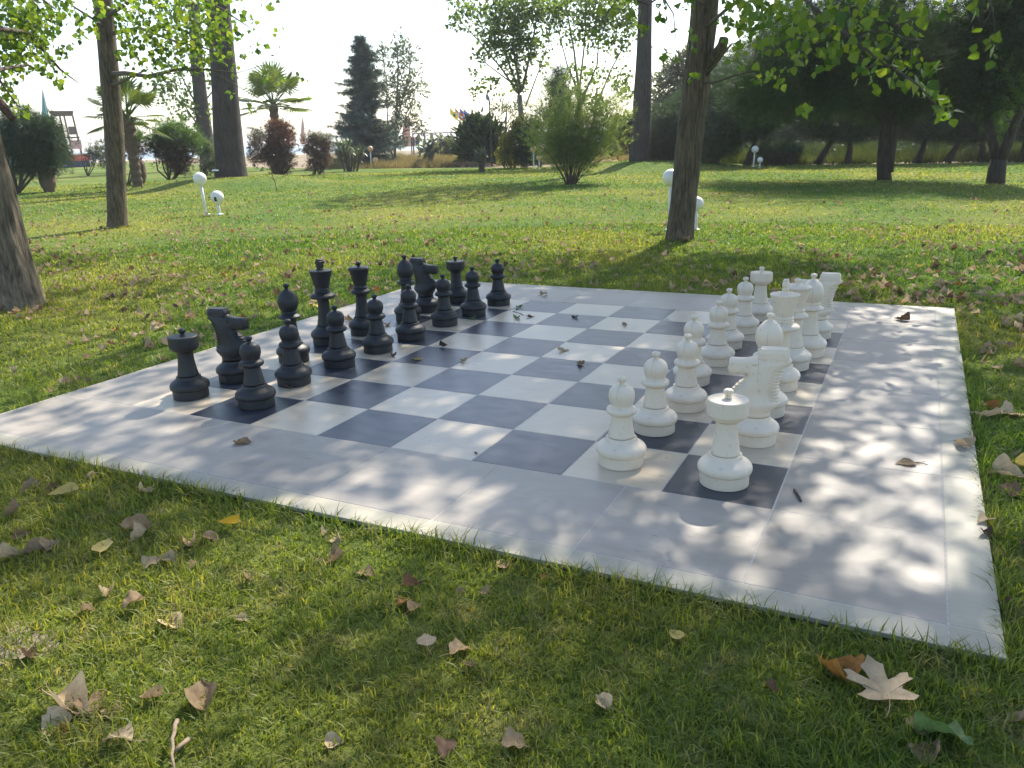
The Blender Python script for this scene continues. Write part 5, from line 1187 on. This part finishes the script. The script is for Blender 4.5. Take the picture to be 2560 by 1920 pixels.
# street lamp post by the oleander
b = at(1062, 345, 48); T = empty('lamp_post', (b[0], b[1], -.1), 0, 'thin dark lamp post rising out of the big oleander', 'lamp post'); k = mpp(48); h = (345-228)*k+b[2]+.1
g = MB(); g.tube([(0, 0, 0), (-.02, 0, h)], [.05, .035], 8); obj('pole', g.mesh('pole', M['socket']), T)
g = MB(); g.tube([(-.02, 0, h-.02), (-.12, .04, h+.1), (-.2, .06, h+.32)], [.04, .12, .07], 8); obj('lantern', g.mesh('lantern', simple('grey_lantern', (.25, .25, .25), .5)), T)
# slatted dark shed in the trees by the bare trunk
D = 54; T, k, z0 = frame_at('slatted_shed', 1380, 330, D, 'dark slatted wooden shed behind the tall bare trunk', 'shed')
def X(ox): return (ox-1380)*k
def Z(oy): return (330-oy)*k+z0
g = MB(); g.box(X(1340), X(1425), .06, 1.6, 0, Z(300)); obj('wall', g.mesh('wall', simple('dark_shed_wall', (.04, .04, .045), .9)), T)
g = MB(); g.box(X(1334), X(1432), -.3, 1.9, Z(299.5), Z(297)); obj('roof', g.mesh('roof', simple('pale_roof', (.4, .36, .34), .8)), T)
me_ = None
for x0, x1 in ((1343, 1360), (1403, 1421)):
    for i in range(7):
        g = MB(); g.box(X(x0), X(x1), 0, .04, Z(304+i*2.6+1), Z(304+i*2.6)); obj('slat', g.mesh('slat', simple('grey_slat', (.3, .3, .32), .8) if me_ is None else me_), T)
        me_ = me_ or bpy.data.materials['grey_slat']
# heap of earth left of the bare trunk
b = at(1315, 348, 42); g = MB(); rg = np.random.default_rng(9); xs = np.linspace(-1.6, 1.6, 26); V = []; F = []
for j in range(14):
    for i in range(26):
        x = xs[i]; y = -.8+1.6*j/13; e = max(0, 1-(x/1.6)**2-(y/.8)**2); V.append((x, y, -.06+.34*e*(.5+.9*vnoise(np.array([x+9.]), np.array([y+9.]), .3, 2)[0])))
for j in range(13):
    for i in range(25): F.append((j*26+i, j*26+i+1, (j+1)*26+i+1, (j+1)*26+i))
o = obj('earth_heap', pymesh('earth_heap', V, F, simple('reddish_soil', (.3, .17, .1), .95, .4, 8, .05), True), None, (b[0], b[1], -.05)); tag(o, 'low heap of reddish earth at the lawn edge left of the tall bare trunk', 'earth heap')
b = at(1030, 350, 49); o = obj('earth_heap', o.data, None, (b[0]-.6, b[1], -.08)); o.scale = (1.4, .7, .8); tag(o, 'strip of reddish litter under the big oleander', 'earth heap')

# ================================================================== FALLEN LEAVES
def dry_mat(name, a, b, tr=.34, rough=.75):
    mt, t, p, o = new_mat(name); oi = N(t, 'ShaderNodeObjectInfo'); f = noise(t, 5, 5, opos(t), .7); v = noise(t, 22, 3, opos(t))
    c = ramp(t, f, [(.3, a), (.7, b)]).outputs[0]
    c = mixc(t, 1., c, ramp(t, oi.outputs['Random'], [(0, (.75, .75, .75)), (1, (1.2, 1.2, 1.2))]).outputs[0], 'MULTIPLY')
    c = mixc(t, ramp(t, v, [(.62, (0, 0, 0)), (.75, (.5, .5, .5))]).outputs[0], c, tuple(x*.4 for x in a))
    t.links.new(c, p.inputs['Base Color']); p.inputs['Roughness'].default_value = rough; p.inputs['Specular IOR Level'].default_value = .3
    tn = N(t, 'ShaderNodeBsdfTranslucent'); t.links.new(c, tn.inputs[0]); mx = N(t, 'ShaderNodeMixShader'); mx.inputs[0].default_value = tr
    t.links.new(p.outputs[0], mx.inputs[1]); t.links.new(tn.outputs[0], mx.inputs[2]); t.links.new(mx.outputs[0], o.inputs[0]); return mt
DM = {'tan': dry_mat('tan_dead_leaf', (.27, .18, .095), (.44, .32, .19)), 'pale': dry_mat('pale_dead_leaf', (.42, .31, .18), (.62, .48, .31)), 'brown': dry_mat('brown_dead_leaf', (.10, .06, .04), (.2, .12, .075)),
      'yellow': dry_mat('pale_yellow_leaf', (.5, .38, .1), (.66, .52, .17), .35, .5), 'amber': dry_mat('amber_leaf', (.75, .4, .01), (.8, .5, .02), .4, .5), 'orange': dry_mat('orange_brown_leaf', (.22, .09, .02), (.4, .19, .05), .3, .6), 'green': dry_mat('green_fallen_leaf', (.07, .13, .035), (.16, .24, .08), .3, .5), 'dark': dry_mat('dark_dead_leaf', (.045, .03, .022), (.1, .065, .045))}
def crumple(seed, kind='poplar', curl=1., flat=False):
    "dead leaf of length about 1 lying on its back, edges rolled; the origin is under its middle"
    r = random.Random(seed); V = []; F = []
    c1, c2, tw, rp = r.uniform(.3, 1.6)*curl, r.uniform(-.9, .9)*curl, r.uniform(-.7, .7)*curl, r.uniform(2, 5); ph = r.uniform(0, 6)
    if kind == 'maple':
        hf = [(8, .85), (17, .8), (18, .6), (25, .42), (38, .6), (42, .8), (50, .88), (56, .76), (63, .78), (60, .56), (70, .38), (88, .5), (96, .64), (105, .56), (113, .5), (126, .3), (150, .17), (172, .14)]
        out = [(R(90), 1.0)]+[(R(90+a_), q_) for a_, q_ in hf]+[(R(90-a_), q_*.96) for a_, q_ in reversed(hf)]
        pts = [(q_[1]*math.cos(q_[0]), q_[1]*math.sin(q_[0])) for q_ in out]; n = len(pts)
        V = [(0, 0, 0)]+[(x*.5, y*.5, 0) for x, y in pts]+[(x, y, 0) for x, y in pts]
        for i in range(n): j = (i+1) % n; F += [(0, 1+i, 1+j), (1+i, 1+n+i, 1+n+j, 1+j)]
        V = [(x, y-.35, .02+.1*abs(math.sin(3*math.atan2(y, x)+ph))*math.hypot(x, y)*(1 if not flat else .5)+.05*(x*x+y*y)) for x, y, z in V]
    else:
        W = [(0, .02), (.05, .24), (.12, .38), (.21, .46), (.32, .47), (.43, .43), (.54, .36), (.65, .28), (.75, .19), (.85, .11), (.93, .05), (1, .01)]; rr = [[r.gauss(0, 1) for _ in range(9)] for _ in range(13)]; cols = (-1, -.72, -.42, -.12, .12, .42, .72, 1)
        for i, (y, w) in enumerate(W):
            for s_ in cols:
                x = s_*w*(1+.07*math.sin(11*y+ph+s_)+.05*rr[i][int(s_ > 0)]*abs(s_)); fold = abs(x)**1.4*c1*1.2; z = fold+c2*(y-.5)**2+tw*x*(y-.4)+.06*curl*math.sin(rp*6*y+ph+2*s_)*abs(s_)+.03*math.sin(9*x+ph)+.016*curl*rr[i][2+int((s_+1)*3.4)]
                if flat: z *= .3
                xx = x*(1-.35*min(1, fold*1.5)); V.append((xx, y-.5, z))
        nc = 8
        for i in range(len(W)-1):
            for j in range(nc-1): F.append((i*nc+j, i*nc+j+1, (i+1)*nc+j+1, (i+1)*nc+j))
    k = len(V); w = .013; cv = r.uniform(-.3, .3); y0 = V[3][1] if kind != 'maple' else -.36; zb = V[3][2] if kind != 'maple' else .02
    for i in range(5): V += [(-w+cv*(i/4)**2, y0-.14*i, zb-.01*i), (w+cv*(i/4)**2, y0-.14*i, zb-.01*i), (cv*(i/4)**2, y0-.14*i, zb-.01*i+.02)]
    for i in range(4):
        for a, b in ((0, 1), (1, 2), (2, 0)): F.append((k+3*i+a, k+3*i+b, k+3*i+3+b, k+3*i+3+a))
    zm = min(v[2] for v in V); V = [(x, y, z-zm) for x, y, z in V]
    return V, F
_dl = {}
def dleaf(seed, kind, colr, curl=1., flat=False):
    key = (seed, kind, colr, curl, flat)
    if key not in _dl: _dl[key] = pymesh('fallen_leaf', *crumple(seed, kind, curl, flat), DM[colr], True)
    return _dl[key]
LG = 'fallen leaves lying on the lawn and the board'
def fallen(ox, oy, px, colr, label, rot=None, kind='poplar', seed=None, tilt=None, flat=False, curl=1.):
    P = gnd(ox, oy, 0.); onb = bool(on_pave(P[0], P[1]))
    if not onb: P = gnd(ox, oy, GZ+.03)
    D = math.hypot(*(P-CAM)[:2]); size = px*K*np.linalg.norm(P-CAM)/FPX
    size /= 1.0
    s_ = seed if seed is not None else random.randrange(12)
    o = obj('fallen_leaf', dleaf(s_, kind, colr, curl, flat), None, (P[0], P[1], .0012 if onb else GZ+(.022 if flat else .004)+random.random()*.012))
    tl = (random.gauss(0, .05), random.gauss(0, .05)) if onb or flat else (random.gauss(0, .3), random.gauss(0, .3))
    if tilt: tl = tilt
    o.rotation_euler = (tl[0], tl[1], YAW-math.pi/2+(R(rot) if rot is not None else random.random()*6.28)); o.scale = (size,)*3
    tag(o, label, 'leaf', LG); return o
FL = [
 (527, 958, 46, 'tan', 'brown leaf with a long stalk lying on the near left grey border tiles', 250), (627, 838, 26, 'brown', 'curled brown leaf against the foot of the second nearest black pawn', None), (850, 770, 24, 'brown', 'small curled brown leaf in front of the fourth nearest black pawn', None), (899, 777, 30, 'yellow', 'pale yellow leaf on a dark tile near the black pawns', 60),
 (1000, 781, 22, 'tan', 'small curled tan leaf on a cream tile at the centre left of the board', None), (1217, 758, 30, 'pale', 'pale curled leaf with a long stalk at the middle of the board', 260), (1253, 787, 24, 'tan', 'curled grey brown leaf on the dark tile at the board centre', None), (958, 748, 22, 'dark', 'thin dark leaf scrap on a cream tile left of centre', None),
 (1118, 688, 24, 'green', 'dull green leaf on the dark tiles in the far left of the board', None), (1018, 689, 24, 'green', 'pale green leaf at the foot of the second farthest black pawn', 30), (1146, 686, 22, 'brown', 'small dark curled leaf beside the dull green one', None), (1243, 687, 20, 'dark', 'small black curled leaf on a dark tile in the far middle of the board', None),
 (1120, 665, 20, 'green', 'green grey leaf on the far dark tile nearest the last black pawn', None), (1175, 638, 24, 'tan', 'curled tan leaf on the far border tiles', None), (836, 704, 26, 'orange', 'orange leaf standing between the black queen and the fourth nearest black pawn', None), (1948, 692, 34, 'brown', 'curled brown leaf on the far right border tiles', None),
 (1955, 1002, 46, 'tan', 'flat grey tan leaf with a long stalk on the right border tiles', 90), (2078, 963, 48, 'pale', 'pale holed leaf at the right edge strip', None), (2125, 1128, 40, 'pale', 'pale leaf on the right edge strip', None), (2132, 1158, 34, 'dark', 'dark withered leaf on the right edge strip just nearer than the pale one', None),
 (868, 700, 16, 'dark', 'tiny dark leaf scrap near the black queen', None), (755, 693, 20, 'tan', 'curled tan leaf on the left border tiles behind the black king', None), (1028, 980, 12, 'dark', 'tiny dark scrap on a cream tile near the near edge of the board', None), (1350, 832-130, 14, 'tan', 'tiny tan scrap on a cream tile in the far middle', None),
 (137, 1062, 62, 'yellow', 'pale yellow leaf on the grass at the left, topmost of the yellow leaves', 120), (226, 1178, 66, 'yellow', 'broad pale yellow leaf on the shaded grass, lowest of the yellow leaves', 10), (492, 1130, 56, 'amber', 'bright amber yellow leaf on the grass near the left edge strip', 80),
 (283, 1133, 70, 'tan', 'large tan leaf on the shaded grass between the yellow leaves', None), (455, 1150, 44, 'tan', 'dry tan leaf just left of the amber yellow leaf', None), (330, 1210, 54, 'pale', 'pale curled leaf below the large tan one', None), (355, 1204, 44, 'pale', 'pale twisted leaf right beside its pale curled neighbour', None), (415, 1210, 28, 'tan', 'small tan leaf below the amber yellow leaf', None),
 (732, 1158, 44, 'pale', 'pale twisted leaf on the grass just in front of the near edge strip', None), (724, 1198, 50, 'tan', 'crumpled tan leaf in the sunlit grass below the pale twisted one', None), (698, 1140, 28, 'pale', 'small pale leaf at the near edge strip', None), (785, 1228, 48, 'tan', 'crumpled tan leaf right of the centre left patch of sun', None), (692, 1198, 24, 'pale', 'tiny pale leaf left of the crumpled tan one', None),
 (1088, 1212, 42, 'tan', 'ribbed tan leaf standing by the middle of the near edge strip', None), (1180, 1237, 26, 'orange', 'small reddish leaf below the middle of the near edge strip', None), (1047, 1267, 34, 'tan', 'curled tan leaf in the shade below the ribbed one', None), (1000, 1266, 26, 'tan', 'small tan leaf just left of its curled neighbour', None),
 (892, 1258, 52, 'brown', 'brown curled leaf at the top of a small group of leaves', None), (880, 1296, 56, 'orange', 'rust edged leaf in the small group of leaves', None), (896, 1305, 44, 'tan', 'tan leaf lowest in the small group of leaves', None), (920, 1383, 60, 'pale', 'broad pale leaf lying flat right of the dark patch of shade', None), (995, 1394, 62, 'tan', 'twisted tan leaf right of the broad pale one', None), (1018, 1426, 40, 'brown', 'brown leaf below the twisted tan one', None),
 (720, 1587, 46, 'pale', 'pale rounded leaf in the sunny grass at the lower middle', None), (1305, 1503, 56, 'pale', 'pale pointed leaf lit by the sun in the lower middle right', 30), (1458, 1366, 44, 'yellow', 'yellowish tan leaf alone in the shaded grass right of centre', None), (1113, 1597, 72, 'tan', 'tall tan leaf near the bottom edge right of centre', None), (957, 1612, 60, 'brown', 'brown leaf near the bottom edge at the centre', None),
 (375, 1338, 64, 'pale', 'pale leaf curling over the grass on the left', None), (523, 1326, 34, 'pale', 'small pale shell shaped leaf in the sunlit grass on the left', None), (440, 1494, 96, 'tan', 'big crumpled tan leaf in the grass at the lower left', None), (150, 1520, 105, 'pale', 'biggest pale crumpled leaf at the lower left', None), (112, 1552, 70, 'pale', 'pale leaf tucked under the biggest pale one', None), (200, 1505, 80, 'tan', 'tan leaf overlapping the biggest pale one from the right', None),
 (250, 1593, 66, 'pale', 'long rolled pale leaf near the bottom left corner', 80), (322, 1496, 52, 'tan', 'two pointed tan leaf left of the big crumpled one', None), (240, 1527, 44, 'tan', 'small tan leaf right of the biggest pale one', None), (128, 1565, 50, 'orange', 'orange brown leaf at the foot of the biggest pale leaf', None), (60, 1410, 44, 'brown', 'brown leaf at the bare patch of soil on the left', None),
 (105, 1168, 50, 'tan', 'rolled tan leaf in the shade at the far left', None), (66, 1180, 50, 'tan', 'crumpled tan leaf left of the rolled one', None), (22, 1192, 52, 'pale', 'pale leaf at the left edge above the bare soil', None), (40, 1144, 44, 'brown', 'dark brown leaf at the left edge', None), (30, 1100, 40, 'tan', 'tan leaf near the left corner of the edge strip', None), (108, 1052, 36, 'brown', 'round brown leaf in the shade above the top yellow leaf', None), (68, 1040, 44, 'tan', 'tan leaf close to the left corner of the edge strip', None),
 (1802, 1440, 100, 'orange', 'large orange brown leaf leaning beside the maple leaf', 30), (1985, 1562, 54, 'tan', 'crumpled tan leaf beside the green leaf at the lower right', None), (2022, 1612, 80, 'tan', 'tan leaf under the green leaf at the lower right', None), (2045, 1592, 120, 'green', 'large green leaf with a long pale stalk at the lower right', 200), (2200, 1540, 50, 'tan', 'tan leaf near the right edge at the bottom', None), (1668, 1478, 34, 'brown', 'small brown leaf left of the maple leaf', None),
 (2128, 892, 66, 'pale', 'big pale green grey leaf curling over the right edge of the paving', 100), (2178, 885, 60, 'pale', 'pale ribbed leaf right of the big curling one', None), (2180, 1022, 74, 'pale', 'large folded pale leaf in the grass at the right', None), (2172, 1052, 60, 'brown', 'brown leaf below the large folded pale one', None), (2180, 1300, 44, 'brown', 'brown leaf in the grass at the near right corner of the paving', None), (2195, 975, 40, 'pale', 'small pale leaf in the sunlit grass at the right edge', None)]
for a in FL:
    sd0 = (a[0]*7+a[1]) % 12
    fallen(a[0], a[1], a[2]*(.85 if a[2] > 20 else .9), a[3], a[4], a[5], 'poplar', sd0, None, a[3] in ('yellow', 'amber') or 'flat' in a[4], .8)
fallen(1898, 1484, 92, 'pale', 'flat pale brown five lobed maple leaf in the grass at the lower right', 0, 'maple', 3, (.1, .04)).location.z = GZ+.042
# the many more that lie about: nearest ones singly, the rest together
rg = np.random.default_rng(77); C = []
x, y, r = polar_pts(26000, 2.2, 34, rg, 1.15)
ok = inpoly(x, y, LAWN) & ~on_pave(x, y, .02); x, y, r = x[ok], y[ok], r[ok]
ox, oy, z = unproj(np.stack([x, y, np.full_like(x, GZ)], 1))
cl = vnoise(x, y, .55, 21)*.6+vnoise(x, y, .18, 22)*.4
dens = np.interp(oy, [350, 400, 440, 500, 560, 610, 660, 720, 900, 1100, 1200, 1660], [.02, .10, .2, .36, .55, .9, .8, .6, .5, .12, .05, .04])
dens *= np.where((ox > 1650) & (oy > 540) & (oy < 720), 1.7, 1.); dens *= np.where((ox < 850) & (oy > 480) & (oy < 900), 1.25, 1.)
dens *= np.clip((cl-.28)*2.6, .1, 1.6)
far_edge = (y > B1) & (y < B1+.28) & (x > 0.) & (x < 4.4); dens = np.where(far_edge, dens*2.2, dens)
ok = rg.random(len(x)) < dens*.58; x, y, r, ox = x[ok], y[ok], r[ok], ox[ok]
vis = (ox > -40) & (ox < 2250); x, y, r, ox = x[vis], y[vis], r[vis], ox[vis]
o_ = r.argsort(); x, y, r, ox = x[o_], y[o_], r[o_], ox[o_]
cols = np.array(['tan', 'pale', 'brown', 'orange', 'yellow']); pick = rg.choice(5, len(x), p=[.36, .46, .11, .04, .03])
names = {'tan': 'dry tan', 'pale': 'bleached pale', 'brown': 'curled brown', 'orange': 'rusty orange', 'yellow': 'pale yellow'}
NI = 205
LM = [(-.6, 0, 'beside the left edge behind the nearest black rook'), (-.6, .7, 'behind the nearest black knight'), (-.6, 1.4, 'behind the black bishop and king'), (-.65, 2.4, 'behind the black queen'), (-.65, 3.6, 'behind the far black rook'), (-.3, 4.7, 'at the far left corner of the paving'), (1., 4.6, 'just beyond the far edge, left of centre'), (2.2, 4.6, 'just beyond the far edge, at its middle'), (3.2, 4.6, 'just beyond the far white rook'), (4.2, 4.7, 'at the far right corner of the paving'),
      (4.7, 3.4, 'along the far part of the right edge'), (4.7, 2., 'along the middle of the right edge'), (4.7, .6, 'along the near part of the right edge'), (-3.6, 2., 'around the foot of the thick leaning poplar'), (-2.2, 1., 'right of the thick leaning poplar'), (-2.4, 2.6, 'between the thick leaning poplar and the board'), (-2., 4.6, 'well beyond the black pieces'), (1., 6., 'between the board and the leaning poplar'),
      (2.8, 6.2, 'right of the shadow of the leaning poplar'), (4.6, 6.2, 'beyond the far right corner of the paving'), (-.8, 6.2, 'left of the shadow of the leaning poplar'), (-1.2, -.4, 'near the left corner of the paving'), (1., -1.3, 'in the left foreground'), (3., -1.4, 'in the middle foreground'), (4.6, -.9, 'near the near right corner of the paving'), (1., 8.2, 'around the foot of the leaning poplar'), (5.6, 4., 'right of the paving, away from its edge'), (-4.2, 3.6, 'beyond the thick leaning poplar')]
for i in range(min(NI, len(x))):
    c = cols[pick[i]]; s_ = int(rg.integers(12)); q = .045+.042*rg.random(); sz = 'large' if q > .075 else ('small' if q < .056 else 'middling')
    lm = min(LM, key=lambda l: math.hypot(l[0]-x[i], l[1]-y[i]))
    o = obj('fallen_leaf', dleaf(s_, 'poplar', c, 1.2), None, (x[i], y[i], GZ+.006+rg.random()*.02)); o.rotation_euler = (rg.normal()*.35, rg.normal()*.35, rg.random()*6.28); o.scale = (q, q, q)
    tag(o, '%s %s leaf on the grass %s' % (sz, names[c], lm[2]), 'leaf', '%s %s fallen leaves %s' % (sz, names[c], lm[2]))
for c in range(5):
    idx = np.arange(NI, len(x))[pick[NI:] == c]
    if not len(idx): continue
    Vs = []; Fs = []; Ss = []; off = 0
    tmp = [crumple(s_, 'poplar', 1.2) for s_ in range(12)]
    for i in idx:
        V, F = tmp[int(rg.integers(12))]; V = np.array(V); q = .045+.045*rg.random(); e = Euler((rg.normal()*.35, rg.normal()*.35, rg.random()*6.28)).to_matrix()
        Vs.append((V*q)@np.array(e).T+[x[i], y[i], float(gz(x[i], y[i]))+.012+rg.random()*.02])
        for f in F: Fs += [v+off for v in f]; Ss.append(len(f))
        off += len(V)
    tag(obj('leaf_litter', npmesh('leaf_litter', np.concatenate(Vs), Fs, Ss, DM[cols[c]], True)), '%s fallen leaves scattered over the farther lawn' % names[cols[c]], 'leaf litter', 'leaf litter on the farther lawn', 'stuff')

# twigs
def twig_obj(name, label, pts, r, mat, z=None):
    P = [gnd(a, b, z if z is not None else .004) for a, b in pts]; 
    for i, p_ in enumerate(P): p_[2] = (z if z is not None else .004)+.002*(i % 2)
    o = obj(name, pymesh(name, *tube_arrays([p_-P[0] for p_ in P], [r*(1-.08*i) for i in range(len(P))], 7), mat, True), None, P[0]); return tag(o, label, 'twig')
twig_obj('twig', 'short dark twig lying on the right border tiles by the corner tile', [(1716, 1058), (1722, 1068), (1730, 1082)], .006, M['twig'])
twig_obj('twig', 'thick pale broken stick near the bottom left edge', [(383, 1556), (378, 1568), (377, 1582), (372, 1598), (374, 1615), (371, 1632), (375, 1650), (379, 1675)], .0062, simple('pale_stick', (.27, .2, .13), .9, .35, 60), GZ+.045)
twig_obj('twig', 'second pale broken stick lying beside the first near the bottom', [(408, 1596), (390, 1612), (378, 1622)], .006, bpy.data.materials['pale_stick'], GZ+.03)
twig_obj('twig', 'thin curved twig on the right border tiles', [(1972, 1000), (1990, 1001), (2004, 1004)], .002, M['twig'])
twig_obj('twig', 'thin dark twig on the cream tile behind the sixth black pawn', [(1108, 672), (1120, 676), (1130, 680)], .003, M['twig'])
# bare soil patch at the left
b = gnd(22, 1402, GZ); V = [(0, 0, .012)]; F = []
for i in range(24): a = i/24*6.283; q = .11*(1+.3*math.sin(3*a)+.15*math.sin(5*a+1)); V.append((math.cos(a)*q, math.sin(a)*q*1.2, .004))
for i in range(24): F.append((0, 1+i, 1+(i+1) % 24))
o = obj('bare_soil', pymesh('bare_soil', V, F, simple('dry_soil', (.24, .19, .135), .95, .35, 30, .02), True), None, b); tag(o, kind='structure')

# ------------------------------------------------------------------ summer haze over the garden and the sea
hz = MB(); hz.box(-1500, 1200, -60, 2600, -2.9, 17.5)
hm = bpy.data.materials.new('haze'); hm.use_nodes = True; t = hm.node_tree; t.nodes.clear()
pv = t.nodes.new('ShaderNodeVolumePrincipled'); pv.inputs['Color'].default_value = (.93, .96, 1, 1); pv.inputs['Density'].default_value = .0006; pv.inputs['Anisotropy'].default_value = .35
mo = t.nodes.new('ShaderNodeOutputMaterial'); t.links.new(pv.outputs[0], mo.inputs['Volume'])
tag(obj('haze', hz.mesh('haze', hm)), kind='stuff')
